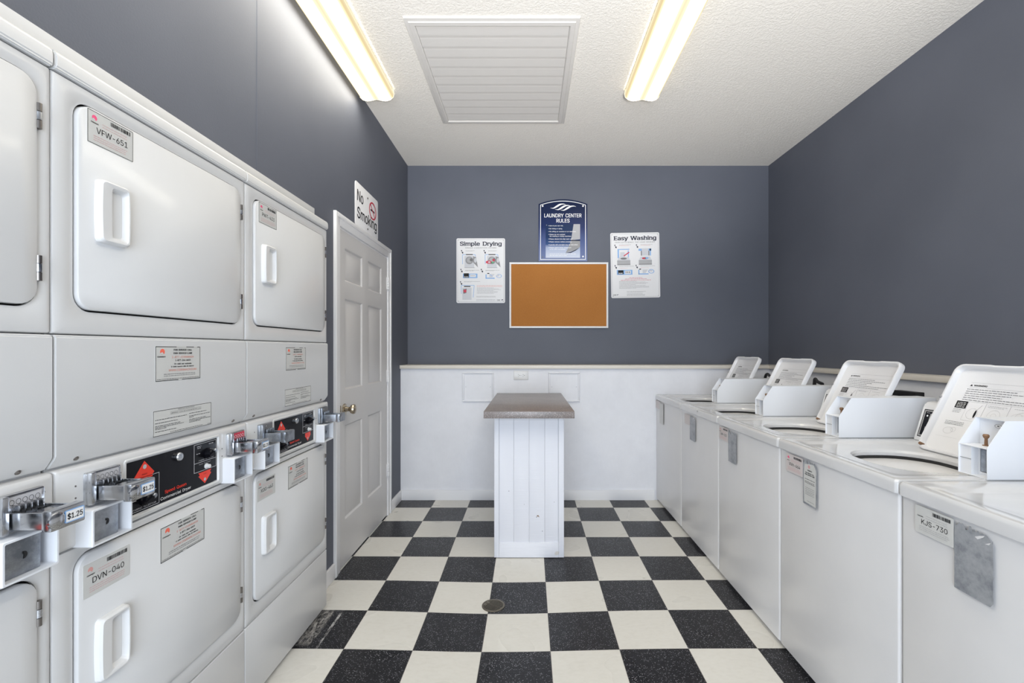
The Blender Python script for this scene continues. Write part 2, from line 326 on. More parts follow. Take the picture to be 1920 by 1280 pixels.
# letter outlines: weight+letter, advance, closed contours, in 1/400 of the type size
LETTERS = """R$ 179 81,-30 81,233 98,233 98,-30 / 89,-4 69,-2 51,4 36,12 26,24 18,38 15,55 42,55 44,44 49,35 57,28 67,23 78,21 89,20 103,21 114,24 124,29 132,37 137,46 138,56 137,65 133,72 126,77 118,82 109,86 98,89 73,96 51,104 34,116 24,130 21,149 23,165 30,179 41,191 55,199 72,204 91,206 110,204 126,199 140,191 151,179 158,166 160,151 135,151 131,165 121,175 107,181 90,183 78,182 67,179 58,174 51,167 47,159 46,150 48,141 52,133 59,128 68,123 77,120 85,117 106,112 115,109 125,105 134,101 143,95 151,88 158,79 162,68 163,55 161,40 155,25 144,13 129,4 111,-2
R- 181 135,98 135,75 46,75 46,98
R. 75 38,-2 31,0 25,4 21,9 20,16 21,23 25,29 31,33 38,35 45,33 51,29 55,23 56,16 55,9 51,4 45,0
R/ 100 94,213 28,-31 6,-31 71,213
R0 181 91,-3 70,0 52,10 38,25 28,45 21,71 19,102 21,132 28,158 38,179 52,194 70,203 91,206 112,203 129,194 143,179 154,158 160,132 162,102 160,71 154,45 143,25 129,10 112,0 / 91,20 104,22 116,29 125,41 132,57 136,78 138,102 136,126 132,146 125,162 116,174 104,181 91,184 77,181 65,174 56,162 49,146 45,126 44,102 45,78 49,57 56,41 65,29 77,22
R1 181 31,0 31,22 156,22 156,0 / 110,203 110,0 85,0 85,179 84,179 34,143 34,171 79,203
R2 181 26,0 26,19 94,91 104,103 113,113 120,122 124,131 127,139 128,149 127,159 123,167 117,174 109,180 100,183 89,184 78,183 69,179 61,173 56,165 52,156 51,145 26,145 28,162 34,177 44,189 57,198 73,204 90,206 107,204 122,199 135,190 144,178 150,164 152,149 151,138 148,127 143,116 134,103 122,89 107,72 61,24 61,23 156,23 156,0
R3 181 87,-3 69,-1 53,4 39,12 28,23 21,37 17,53 44,53 46,43 51,35 57,28 66,24 76,21 87,20 99,21 110,24 119,30 126,37 130,47 132,58 130,69 126,78 120,87 110,93 97,98 80,99 63,99 63,120 115,179 115,181 28,181 28,203 149,203 149,184 85,111 85,116 105,115 123,110 138,101 148,89 155,74 157,58 155,41 148,26 137,14 123,5 107,-1
R4 181 16,42 16,63 99,203 124,203 43,66 43,65 165,65 165,42 / 113,0 113,48 113,58 113,127 137,127 137,0
R5 181 88,-3 71,-1 56,4 43,13 33,24 27,37 24,52 49,52 51,43 55,36 61,29 69,24 78,21 88,20 100,21 110,26 119,33 126,42 130,53 131,65 130,77 125,88 119,98 110,105 99,109 87,111 77,110 67,107 58,103 51,98 27,101 38,203 147,203 147,181 60,181 54,121 62,126 71,130 81,133 92,133 105,132 118,128 129,122 138,114 146,104 152,92 155,79 156,65 154,47 148,30 137,17 123,6 107,-1
R6 181 91,-3 73,-1 57,6 44,16 34,30 28,46 25,65 27,80 32,96 41,114 55,136 101,203 129,203 60,104 58,104 62,110 66,115 72,119 78,123 86,125 94,126 111,124 126,118 139,108 148,96 154,81 156,63 153,45 147,29 137,16 124,6 108,-1 / 91,19 102,21 111,25 120,32 126,41 130,51 131,63 130,75 126,85 120,94 111,101 102,105 91,106 79,105 70,101 61,94 55,86 51,75 50,63 51,51 55,41 61,32 70,25 79,21
R7 181 39,0 129,179 129,181 25,181 25,203 156,203 156,179 66,0
R8 181 91,-3 71,-1 54,5 40,13 30,25 23,38 21,54 22,67 26,78 32,88 40,96 50,102 61,106 61,107 48,113 37,123 30,137 28,152 30,167 36,180 46,191 58,199 73,204 91,206 107,204 122,199 135,191 145,180 151,167 153,152 150,137 144,123 133,113 120,107 120,106 131,102 140,96 149,88 155,78 159,67 160,54 158,38 151,25 141,13 127,5 110,-1 / 91,20 103,21 114,24 123,29 129,37 133,45 135,55 133,66 129,75 122,83 113,89 102,93 91,94 78,93 68,89 59,83 52,75 48,66 46,55 48,45 52,37 58,29 67,24 78,21 / 91,116 101,117 110,120 117,125 123,132 126,141 128,150 127,160 123,168 117,175 110,180 101,183 91,184 80,183 71,180 63,175 58,168 54,160 53,150 54,141 58,132 64,125 71,120 80,117
R9 181 90,206 108,204 124,198 137,187 147,174 153,157 156,139 154,124 149,108 140,90 126,67 80,0 52,0 121,99 123,99 120,93 115,88 109,84 103,81 95,79 87,78 70,80 55,86 42,95 33,108 27,123 25,141 28,159 34,175 44,188 57,198 73,204 / 90,184 79,183 70,178 61,172 55,163 51,152 50,141 51,129 55,118 61,109 70,103 79,99 90,97 102,99 111,103 120,109 126,118 130,128 131,140 130,152 126,163 120,172 112,178 102,183
R: 75 38,-2 31,0 25,4 21,9 20,16 21,23 25,29 31,33 38,35 45,33 51,29 55,23 56,16 55,9 51,4 45,0 / 38,108 31,110 25,114 21,119 20,126 21,134 25,139 31,143 38,145 45,143 51,139 55,134 56,126 55,119 51,114 45,110
RA 192 7,0 81,203 110,203 185,0 158,0 115,121 111,134 106,149 100,168 93,191 98,191 91,168 85,148 80,133 76,121 34,0 / 44,57 44,79 148,79 148,57
RB 182 24,0 24,203 96,203 116,202 132,196 144,188 152,177 158,164 159,150 158,138 155,128 149,120 143,114 135,110 126,107 126,105 136,103 145,98 154,91 161,81 166,69 167,54 165,40 160,27 151,16 138,7 120,2 99,0 / 50,23 98,23 118,25 132,32 140,42 142,55 141,65 137,74 131,81 122,87 112,91 99,92 50,92 / 50,114 95,114 106,115 115,118 123,124 129,131 133,139 134,149 132,161 125,172 113,178 96,181 50,181
RC 204 107,-3 82,0 60,10 42,25 28,46 19,72 16,102 19,132 28,157 42,178 60,193 82,203 107,206 122,205 136,202 149,196 161,188 171,179 179,167 185,154 189,139 163,139 160,149 156,158 150,165 143,171 135,176 126,180 117,182 107,182 89,180 73,173 60,161 50,146 44,126 41,102 44,78 50,58 60,42 74,31 89,24 107,21 117,22 126,24 135,27 143,32 150,38 156,46 160,54 163,64 189,64 185,49 179,36 171,25 161,15 149,7 136,2 122,-2
RD 201 88,0 38,0 38,23 86,23 109,25 127,32 141,44 152,60 158,79 160,102 158,125 152,144 142,160 128,171 110,178 88,181 37,181 37,203 90,203 118,200 141,191 160,177 173,156 182,131 185,102 182,73 173,47 159,27 140,12 116,3 / 50,203 50,0 24,0 24,203
RE 167 24,0 24,203 149,203 149,181 50,181 50,114 142,114 142,91 50,91 50,23 150,23 150,0
RF 164 24,0 24,203 148,203 148,181 50,181 50,111 138,111 138,88 50,88 50,0
RG 208 107,-3 82,0 60,10 41,25 28,46 19,72 16,102 19,132 28,157 41,178 60,193 81,203 106,206 122,205 136,201 149,196 161,188 171,178 180,167 186,154 190,139 163,139 160,149 155,157 149,165 142,171 135,176 126,179 117,182 106,182 89,180 73,173 60,161 50,146 44,126 41,102 44,78 50,58 60,42 74,31 90,24 107,21 124,23 138,28 150,37 158,49 164,64 166,81 174,80 113,80 113,102 191,102 191,80 188,57 180,36 167,20 151,8 130,0
RH 207 24,0 24,203 50,203 50,116 157,116 157,203 183,203 183,0 157,0 157,93 50,93 50,0
RI 120 12,0 12,23 47,23 47,181 12,181 12,203 108,203 108,181 73,181 73,23 108,23 108,0
RJ 159 74,-3 50,1 30,13 17,32 13,58 13,69 39,69 39,58 41,42 49,30 60,22 74,20 88,22 99,30 106,42 109,58 109,203 135,203 135,58 130,32 118,13 98,1
RK 187 42,58 42,86 49,96 56,104 63,113 70,121 77,130 85,138 145,203 179,203 92,110 91,110 / 24,0 24,203 50,203 50,134 50,90 50,77 50,0 / 149,0 75,104 91,124 179,0
RL 157 24,0 24,203 50,203 50,23 144,23 144,0
RM 251 24,0 24,203 61,203 111,75 113,70 115,64 117,57 120,49 122,41 125,34 127,26 129,20 123,20 125,26 127,33 130,41 132,48 134,56 137,63 139,70 141,75 191,203 227,203 227,0 202,0 202,116 202,123 202,131 202,139 202,147 202,156 202,165 203,174 203,183 205,183 202,173 199,164 196,154 193,145 190,137 187,129 184,122 182,116 137,0 114,0 68,116 66,122 64,128 61,136 58,144 55,153 52,163 48,173 45,183 48,183 48,175 48,166 48,158 48,149 48,140 49,131 49,123 49,116 49,0
RN 209 24,0 24,203 54,203 137,73 141,67 145,60 150,52 155,43 160,33 166,22 162,21 161,33 160,43 160,54 160,63 160,71 160,78 160,203 185,203 185,0 155,0 81,116 76,124 71,132 65,142 59,152 52,165 43,181 48,181 48,167 49,153 49,141 50,131 50,123 50,116 50,0
RO 213 107,-3 82,0 60,10 42,25 28,46 19,72 16,102 19,132 28,157 42,178 60,193 82,203 107,206 132,203 153,193 172,178 186,157 194,132 197,102 194,72 186,46 172,25 153,10 132,0 / 107,21 124,23 140,30 153,42 163,58 170,78 172,102 170,126 163,146 153,162 140,173 124,180 107,182 89,180 74,173 60,162 50,146 44,126 41,102 44,78 50,58 60,42 74,30 89,23
RP 178 24,0 24,203 94,203 116,201 133,195 146,185 156,172 162,156 163,139 162,122 156,106 146,93 133,83 116,76 94,74 44,74 44,97 93,97 107,98 119,102 127,109 133,117 137,128 138,139 137,150 133,161 127,169 119,175 107,179 93,181 50,181 50,0
RQ 213 98,64 125,64 148,34 153,26 187,-19 160,-19 138,11 132,18 / 107,-3 82,0 60,10 42,25 28,46 19,72 16,102 19,132 28,157 42,178 60,193 82,203 107,206 132,203 153,193 172,178 186,157 194,132 197,102 194,72 186,46 172,25 153,10 132,0 / 107,21 124,23 140,30 153,42 163,58 170,78 172,102 170,126 163,146 153,162 140,173 124,180 107,182 89,180 74,173 60,162 50,146 44,126 41,102 44,78 50,58 60,42 74,30 89,23
RR 180 24,0 24,203 94,203 116,201 133,195 147,186 156,173 162,158 164,141 162,124 156,109 147,96 133,87 116,81 94,79 39,79 39,102 93,102 108,103 119,107 128,112 133,120 137,130 138,141 137,152 133,162 128,170 119,176 108,180 93,181 50,181 50,0 / 141,0 92,92 121,92 171,0
RS 179 89,-4 69,-2 51,4 36,12 26,24 18,38 15,55 42,55 44,44 49,35 57,28 67,23 78,21 89,20 103,21 114,24 124,29 132,37 137,46 138,56 137,65 133,72 126,77 118,82 109,86 98,89 73,96 51,104 34,116 24,130 21,149 23,165 30,179 41,191 55,199 72,204 91,206 110,204 126,199 140,191 151,179 158,166 160,151 135,151 131,165 121,175 107,181 90,183 78,182 67,179 58,174 51,167 47,159 46,150 48,141 52,133 59,128 68,123 77,120 85,117 106,112 115,109 125,105 134,101 143,95 151,88 158,79 162,68 163,55 161,40 155,25 144,13 129,4 111,-2
RT 179 13,181 13,203 167,203 167,181 103,181 103,0 77,0 77,181
RU 207 104,-3 81,-1 62,6 46,17 34,32 26,49 24,69 24,203 50,203 50,71 51,57 56,45 64,35 75,27 88,22 104,21 119,22 132,27 143,35 151,45 155,57 157,71 157,203 183,203 183,69 180,49 173,32 161,17 145,6 126,-1
RV 192 82,0 7,203 34,203 77,82 81,70 86,55 92,36 99,12 94,12 101,36 107,55 112,71 116,82 158,203 185,203 111,0
RW 274 62,0 7,203 33,203 65,78 68,68 70,58 72,48 75,37 77,27 79,16 76,16 78,27 80,37 82,48 85,58 87,68 90,78 122,203 152,203 185,78 187,68 190,58 192,48 194,37 197,27 199,16 195,16 197,27 200,37 202,48 204,58 207,68 209,78 241,203 268,203 212,0 182,0 147,129 144,142 141,157 137,172 134,190 140,190 137,173 134,158 131,144 127,129 92,0
RX 190 7,0 87,114 87,95 12,203 42,203 71,160 77,152 82,144 86,138 89,132 93,125 97,117 93,117 97,125 101,131 105,138 109,144 114,152 119,160 149,203 178,203 104,96 104,115 182,0 153,0 117,52 112,59 107,66 103,72 100,78 96,85 92,92 98,92 94,85 90,79 86,72 82,66 78,60 73,52 37,0
RY 189 81,0 81,83 7,203 36,203 77,138 83,127 89,117 94,106 100,92 89,92 95,106 100,117 106,127 112,138 152,203 182,203 107,83 107,0
Ra 156 64,-3 50,-2 38,2 27,9 19,18 14,29 12,43 13,55 17,64 23,72 31,77 40,81 50,84 61,86 71,88 84,90 93,91 101,92 106,94 109,97 110,102 110,103 109,111 107,119 102,124 96,129 88,131 78,132 68,131 60,129 53,125 47,120 43,115 40,110 16,116 23,129 31,138 42,145 53,150 65,153 78,154 86,153 96,152 105,149 114,144 122,137 129,128 133,116 135,101 135,0 111,0 111,21 109,21 106,15 101,10 94,5 86,0 76,-2 / 68,18 81,19 91,23 99,30 105,37 109,46 110,55 110,76 108,74 104,73 99,71 93,70 86,69 80,68 75,68 70,67 62,66 54,63 47,60 41,56 38,50 37,42 38,35 41,29 46,24 52,21 60,19
Rb 170 92,-3 79,-2 69,2 61,7 55,12 51,18 47,23 45,23 45,0 21,0 21,203 45,203 45,128 47,128 51,133 55,138 61,144 69,149 79,153 92,154 110,151 125,144 138,133 148,117 154,98 156,76 154,53 148,34 138,18 125,6 110,-1 / 88,19 101,21 112,26 120,35 126,47 130,60 131,76 130,91 126,104 120,116 112,125 101,130 88,132 75,130 64,125 56,116 50,105 46,92 45,76 46,60 50,46 56,35 65,26 75,21
Rc 158 83,-3 64,-1 47,7 33,18 22,34 16,53 14,75 16,97 22,116 33,132 47,144 64,151 83,154 94,153 104,151 113,147 122,142 130,136 136,129 141,120 145,111 121,105 119,110 116,116 112,120 108,124 103,128 97,130 90,131 83,132 69,130 58,124 49,115 43,103 40,90 39,75 40,60 43,47 49,35 58,26 69,21 83,19 90,19 97,21 103,23 108,26 113,31 117,35 120,41 122,47 145,41 142,31 136,22 130,15 122,9 114,3 104,0 94,-3
Rd 170 78,-3 60,-1 45,6 32,18 22,34 16,53 14,76 16,98 22,117 32,133 45,144 60,151 78,154 91,153 101,149 109,144 115,138 119,133 122,128 124,128 124,203 149,203 149,0 125,0 125,23 123,23 119,18 115,12 109,7 101,2 91,-2 / 82,19 95,21 105,26 114,35 120,46 123,60 125,76 123,92 120,105 114,116 105,125 95,130 82,132 69,130 58,125 49,116 43,104 40,91 39,76 40,60 43,47 50,35 58,26 69,21
Re 162 85,-3 64,-1 47,7 33,18 22,34 16,53 14,75 16,97 22,116 32,132 46,144 63,151 82,154 94,153 106,150 118,144 128,136 136,126 143,113 147,97 148,78 148,68 30,68 30,88 135,88 124,81 123,95 119,107 113,118 105,126 95,130 82,132 69,130 59,125 50,118 44,108 40,97 38,84 38,71 40,55 44,42 51,32 60,25 72,20 85,18 94,19 101,21 108,24 114,29 119,35 122,42 146,36 141,25 134,16 125,8 113,2 100,-2
Rf 101 91,152 91,131 3,131 3,152 / 32,0 32,173 34,185 38,194 45,202 54,208 64,211 75,212 83,212 89,211 94,210 97,208 91,187 89,188 86,189 82,189 78,190 68,188 62,184 58,177 57,167 57,0
Rg 170 83,-60 67,-59 54,-56 42,-51 33,-44 26,-36 20,-28 41,-16 44,-21 49,-26 54,-31 62,-35 71,-38 83,-39 100,-37 113,-30 122,-19 125,-2 125,27 122,27 119,22 115,17 109,11 101,6 91,3 78,2 61,4 45,11 32,21 22,36 16,54 14,76 16,98 22,117 32,133 45,144 61,151 78,154 91,153 101,149 109,144 115,138 120,133 123,128 125,128 125,152 149,152 149,-4 147,-22 140,-36 130,-47 116,-54 100,-59 / 82,24 95,25 105,30 114,38 120,48 124,62 125,77 124,92 120,106 114,117 106,125 95,130 82,132 69,130 58,125 50,116 43,105 40,92 39,77 40,62 43,49 50,38 58,30 69,25
Rh 164 45,91 45,0 21,0 21,203 45,203 45,115 41,115 49,133 61,145 75,152 91,154 105,152 118,147 128,139 136,128 141,114 143,96 143,0 118,0 118,94 116,110 109,122 98,129 84,132 74,130 64,127 57,121 51,113 47,103
Ri 67 21,0 21,152 45,152 45,0 / 33,177 27,178 22,182 18,187 17,193 18,200 22,205 27,208 33,209 40,208 46,205 49,200 51,193 49,187 46,182 40,178
Rk 152 44,55 44,85 48,85 114,152 144,152 74,80 71,80 / 21,0 21,203 45,203 45,0 / 118,0 59,74 76,91 149,0
Rl 76 56,-1 40,1 30,8 23,19 21,34 21,203 45,203 45,39 46,31 48,25 52,22 58,21 62,21 64,21 66,21 68,22 72,1 69,0 65,0 60,-1
Rm 244 21,0 21,152 45,152 45,118 43,118 47,129 53,138 60,145 69,150 78,153 88,154 103,152 115,144 124,133 128,118 125,118 129,128 135,137 143,145 152,150 163,153 175,154 187,153 199,149 209,142 216,131 221,118 223,102 223,0 198,0 198,101 196,116 189,125 179,130 167,132 158,131 150,128 143,123 138,116 135,108 134,99 134,0 110,0 110,104 108,115 101,124 92,130 80,132 71,131 63,128 56,123 50,116 47,106 45,95 45,0
Rn 164 45,91 45,0 21,0 21,152 45,152 45,115 41,115 49,133 61,145 75,152 91,154 105,152 118,147 128,139 136,128 141,114 143,96 143,0 118,0 118,94 116,110 109,122 98,129 84,132 74,130 64,127 57,121 51,113 47,103
Ro 166 83,-3 64,-1 47,7 33,18 22,34 16,53 14,75 16,97 22,116 33,132 47,144 64,151 83,154 102,151 119,144 133,132 144,116 150,97 152,75 150,53 144,34 133,18 119,7 102,-1 / 83,19 97,21 108,26 117,35 123,47 126,60 128,75 126,90 123,103 117,115 108,124 97,130 83,132 69,130 58,124 49,115 43,103 40,90 39,75 40,60 43,47 49,35 58,26 69,21
Rp 170 21,-57 21,152 45,152 45,128 47,128 51,133 55,138 61,144 69,149 79,153 92,154 110,151 125,144 138,133 148,117 154,98 156,76 154,53 148,34 138,18 125,6 110,-1 92,-3 79,-2 69,2 61,7 55,12 51,18 47,23 45,23 45,-57 / 88,19 101,21 112,26 120,35 126,47 130,60 131,76 130,91 126,104 120,116 112,125 101,130 88,132 75,130 64,125 56,116 50,105 46,92 45,76 46,60 50,46 56,35 65,26 75,21
Rq 170 149,-57 124,-57 124,23 122,23 119,18 115,12 109,7 101,2 91,-2 78,-3 60,-1 45,6 32,18 22,34 16,53 14,76 16,98 22,117 32,133 45,144 60,151 78,154 91,153 101,149 109,144 115,138 119,133 123,128 125,128 125,152 149,152 / 82,19 95,21 105,26 114,35 120,46 123,60 125,76 123,92 120,105 114,116 105,125 95,130 82,132 69,130 58,125 49,116 43,104 40,91 39,76 40,60 43,47 50,35 58,26 69,21
Rr 104 21,0 21,152 45,152 45,128 46,128 52,139 61,147 72,152 85,154 88,154 92,154 95,154 97,153 97,129 95,129 92,130 88,130 83,130 73,129 64,126 56,121 50,113 47,105 45,95 45,0
Rs 146 73,-3 58,-2 45,1 34,7 25,15 18,25 14,38 38,43 42,32 50,24 60,20 73,18 87,20 98,25 105,32 107,41 106,48 102,54 95,59 85,62 60,68 42,74 29,83 21,95 19,110 21,122 26,133 35,141 46,148 60,152 75,154 89,153 102,149 112,143 120,136 126,126 130,116 107,111 103,119 97,126 88,131 75,133 62,131 52,127 46,120 43,111 45,103 50,97 57,93 69,89 92,84 110,77 122,69 130,57 132,43 131,30 125,19 116,10 104,3 89,-2
Rt 91 82,152 82,131 3,131 3,152 / 26,188 50,188 50,39 51,30 54,25 60,21 68,20 71,20 74,20 78,21 81,21 85,1 81,0 77,-1 72,-2 67,-2 50,1 37,9 29,21 26,37
Ru 164 73,-2 59,0 46,4 36,12 28,23 23,38 21,56 21,152 45,152 45,58 48,42 55,30 66,23 80,20 90,21 100,25 107,31 113,39 117,49 118,61 118,152 143,152 143,0 119,0 119,37 123,37 114,19 103,7 89,0
Rv 156 65,0 7,152 34,152 66,62 71,48 75,35 78,21 82,8 74,8 77,21 81,35 85,48 90,62 122,152 149,152 91,0
Rw 227 55,0 9,152 35,152 53,85 57,71 62,55 66,37 70,17 66,17 70,36 74,54 78,70 82,85 101,152 127,152 145,85 149,71 153,54 157,36 161,17 157,17 161,36 165,54 169,70 173,85 192,152 218,152 172,0 147,0 128,69 125,79 122,90 119,101 116,112 113,124 111,135 116,135 113,124 111,112 108,101 105,90 102,79 99,69 79,0
Ry 156 19,-55 25,-34 29,-35 35,-36 42,-36 47,-34 52,-30 56,-23 60,-14 65,-1 7,152 34,152 66,62 71,48 75,35 78,21 82,8 73,8 77,21 81,35 85,48 90,62 122,152 149,152 82,-23 77,-34 71,-43 64,-50 56,-54 47,-57 37,-58 31,-58 26,-57 22,-56"""
_raw = {}
for ln in LETTERS.split('\n'):
    adv, rest = ln[3:].split(' ', 1)
    _raw[ln[:2]] = (int(adv)/400 - (.014 if ln[1] != '-' else .03), [[tuple(int(q)/400 for q in p.split(',')) for p in c.split(' ')] for c in rest.split(' / ')])
def fill_letter(loops):
    """cut outlines (which may overlap) into trapezoids by the non-zero winding rule"""
    E = []
    for lp in loops:
        for p, q in zip(lp, lp[1:]+lp[:1]):
            if p[1] != q[1]: E.append((p, q, 1) if p[1] < q[1] else (q, p, -1))
    ys = {p[1] for e in E for p in e[:2]}
    at = lambda e, y: e[0][0] + (e[1][0]-e[0][0])*(y-e[0][1])/(e[1][1]-e[0][1])
    for i, a in enumerate(E):
        for b in E[i+1:]:
            lo, hi = max(a[0][1], b[0][1]), min(a[1][1], b[1][1])
            if lo < hi:
                d0, d1 = at(a, lo)-at(b, lo), at(a, hi)-at(b, hi)
                if d0*d1 < -1e-12: ys.add(lo + (hi-lo)*d0/(d0-d1))
    ys = sorted(ys); vs = []; fs = []
    for y0, y1 in zip(ys, ys[1:]):
        if y1-y0 < 1e-5: continue
        ym = (y0+y1)/2; act = sorted((e for e in E if e[0][1] <= ym < e[1][1]), key=lambda e: at(e, ym)); w = 0
        for e in act:
            if w == 0: st = e
            w += e[2]
            if w == 0:
                n = len(vs); vs += [(at(st, y0), y0), (at(e, y0), y0), (at(e, y1), y1), (at(st, y1), y1)]; fs.append((n, n+1, n+2, n+3))
    return vs, fs
_gt = {k: (a, *fill_letter(lp)) for k, (a, lp) in _raw.items()}
CAP = max(p[1] for p in _gt['RH'][1]); KS = CAP/.727
def glyphs(s, bold):
    wt = 'R'; x = 0; vs = []; fs = []
    for c in s:
        if wt+c not in _gt: x += .28; continue
        adv, gv, gf = _gt[wt+c]; n = len(vs)
        vs += [(a+x, b) for a, b in gv]; fs += [tuple(q+n for q in f) for f in gf]; x += adv
    return vs, fs
SERIF = {'S': [], 'i': [(.5, 0, 1.6), (.2, .52, .9)], 'm': [(.06, 0, 1.3), (.5, 0, 1.3), (.94, 0, 1.3), (0, .52, .8)], 'p': [(.1, -.19, 1.5), (-.03, .52, .8)],
         'l': [(.5, 0, 1.6), (.2, .73, .9)], 'D': [(.06, 0, 1.4), (.06, .68, 1.4)], 'r': [(.22, 0, 1.6), (.0, .52, .8)], 'y': [(.06, .52, 1.2), (.94, .52, 1.2)],
         'n': [(.1, 0, 1.4), (.9, 0, 1.4), (-.02, .52, .8)], 'E': [(.06, 0, 1.4), (.06, .68, 1.4)], 'W': [(.06, .69, 1.3), (.5, .69, 1.0), (.94, .69, 1.3)],
         'h': [(.1, 0, 1.4), (.9, 0, 1.4), (-.02, .73, .8)]}
def serif_glyphs(s):
    vs, fs = glyphs(s, 0); x = 0
    for c in s:
        if 'R'+c not in _gt: x += .28; continue
        adv, gv, gf = _gt['R'+c]; a, b = min(p[0] for p in gv), max(p[0] for p in gv)
        for fx, y, wd in SERIF.get(c, []):
            m_ = x + a + (b-a)*fx; n = len(vs); h = .085*wd*KS; t = .03*KS; y *= KS
            vs += [(m_-h, y), (m_+h, y), (m_+h, y+t), (m_-h, y+t)]; fs.append((n, n+1, n+2, n+3))
        x += adv
    return vs, fs
class Print:
    """flat printed graphics gathered in one mesh with several inks"""
    def __init__(s, fn=None, base=.0006, step=.00035):
        s.bm = bmesh.new(); s.mats = []; s.fn = fn or (lambda u, v, d: V(u, -d, v)); s.base = base; s.step = step
    def mi(s, k):
        if M[k] not in s.mats: s.mats.append(M[k])
        return s.mats.index(M[k])
    def poly(s, pts, k, lay=1):
        d = s.base + s.step*lay
        f = s.bm.faces.new([s.bm.verts.new(s.fn(u, v, d)) for u, v in pts]); f.material_index = s.mi(k)
    def rect(s, u0, u1, v0, v1, k, lay=1): s.poly([(u0, v0), (u1, v0), (u1, v1), (u0, v1)], k, lay)
    def plate(s, u0, u1, v0, v1, k, r=.003, t=None):       # the sheet itself, with thickness
        d = s.base + s.step*.5
        lp = rr((u0+u1)/2, (v0+v1)/2, u1-u0, v1-v0, r, 4)
        loft(s.bm, [[s.fn(a, b, 0) for a, b in lp], [s.fn(a, b, d) for a, b in lp]], mi=s.mi(k))
    def frame(s, u0, u1, v0, v1, t, k, lay=1, gaps=()):
        s.rect(u0, u1, v0, v0+t, k, lay); s.rect(u0, u1, v1-t, v1, k, lay)
        s.rect(u0, u0+t, v0+t, v1-t, k, lay); s.rect(u1-t, u1, v0+t, v1-t, k, lay)
    def disc(s, u, v, r, k, lay=1, rx=None, n=20, a0=0, a1=360):
        rx = rx or r
        s.poly([(u + rx*math.cos(math.radians(a0+(a1-a0)*i/n)), v + r*math.sin(math.radians(a0+(a1-a0)*i/n))) for i in range(n if a1-a0 == 360 else n+1)], k, lay)
    def ring(s, u, v, r, t, k, lay=1, n=28, rx=None):
        q = (rx or r)/r
        for i in range(n):
            a, b = 2*PI*i/n, 2*PI*(i+1)/n
            s.poly([(u+q*r*math.cos(a), v+r*math.sin(a)), (u+q*r*math.cos(b), v+r*math.sin(b)),
                    (u+q*(r-t)*math.cos(b), v+(r-t)*math.sin(b)), (u+q*(r-t)*math.cos(a), v+(r-t)*math.sin(a))], k, lay)
    def line(s, p, q, t, k, lay=1):
        a, b = Vector(p), Vector(q); d = (b-a).normalized(); n = Vector((-d.y, d.x))*t/2
        s.poly([tuple(a-n), tuple(b-n), tuple(b+n), tuple(a+n)], k, lay)
    def text(s, t, u, v, h, k, lay=2, w=None, align='C', bold=0, rot=0, slant=0, serif=False):
        """cap height h, base line at v; w = total width"""
        vs, fs = serif_glyphs(t) if serif else glyphs(t, bold)
        if not vs: return
        x0 = min(a for a, b in vs); x1 = max(a for a, b in vs)
        sy = h/CAP; sx = (w/(x1-x0)) if w else sy
        off = {'C': -(x0+x1)/2, 'L': -x0, 'R': -x1}[align]
        d = s.base + s.step*lay; c, sn = math.cos(rot), math.sin(rot); i = s.mi(k); nv = []
        e = (.028 if serif else .020 if bold >= .02 else .013 if bold >= .01 else 0)*KS     # heavier strokes
        for ex, ey in (((-e, -e*.6), (e, -e*.6), (e, e*.6), (-e, e*.6)) if e else ((0, 0),)):
            nv = []; d += .00007
            for a, b in vs:
                X = (a+off+ex)*sx + b*sy*slant; Y = (b+ey)*sy
                nv.append(s.bm.verts.new(s.fn(u + X*c - Y*sn, v + X*sn + Y*c, d)))
            for f in fs:
                try: s.bm.faces.new([nv[q] for q in f]).material_index = i
                except ValueError: pass
    def words(s, u0, u1, v, h, k, lay=2, rnd=None, rag=.0):
        """a line of print too small to read in the photograph"""
        rnd = rnd or random; u = u0; end = u1 - rag*rnd.random()*(u1-u0)
        while u < end - h:
            wl = min(h*rnd.uniform(1.6, 5.5), end-u)
            s.rect(u, u+wl, v, v+h*.62, k, lay); u += wl + h*.8
    def barcode(s, u0, u1, v0, v1, k='ink'):
        u = u0
        while u < u1:
            t = random.choice((.0009, .0014, .0022)); s.rect(u, min(u+t, u1), v0, v1, k, 2); u += t + random.choice((.0008, .0012, .0016))
    def make(s, name, parent, label=None, **k):
        for f in s.bm.faces: pass
        return obj(name, s.bm, s.mats, parent, smooth=0, recalc=False, label=label, **k)

# ------------------------------------------------------------------ room
XL, XR, YB, ZC = -1.13, 2.229, 4.33, 3.03
YW = 4.085          # front of the furred-out lower back wall
YR = -1.7           # rear wall
def dip(x, y): return -.022*math.exp(-((x+.15)**2 + (y-2.33)**2)/(2*.36**2))
bm = bmesh.new()
xs = [-2.0 + .1*i for i in range(45)]; ys = [YR-.2 + .1*i for i in range(64)]
gv = [[bm.verts.new((x, y, dip(x, y))) for x in xs] for y in ys]
for j in range(len(ys)-1):
    for i in range(len(xs)-1): bm.faces.new((gv[j][i], gv[j][i+1], gv[j+1][i+1], gv[j+1][i]))
struct('floor', bm, M['floor'], smooth=60, recalc=False)
bm = bmesh.new(); box(bm, -2, 2.4, YR-.2, YB+.15, ZC, ZC+.12); struct('ceiling', bm, M['ceil'])
bm = bmesh.new(); box(bm, XL-.12, XR+.12, YB, YB+.12, 0, ZC); struct('wall_back', bm, M['blue'])
D0, D1 = .318, 2.372     # opening in the left wall that takes the dryers
bm = bmesh.new()
box(bm, XL-.12, XL, YR, D0, 0, ZC); box(bm, XL-.12, XL, D0, D1, 1.98, ZC)
box(bm, XL-.12, XL, D1, 2.70, 0, ZC); box(bm, XL-.12, XL, 2.70, 3.72, 2.09, ZC); box(bm, XL-.12, XL, 3.72, YB, 0, ZC)
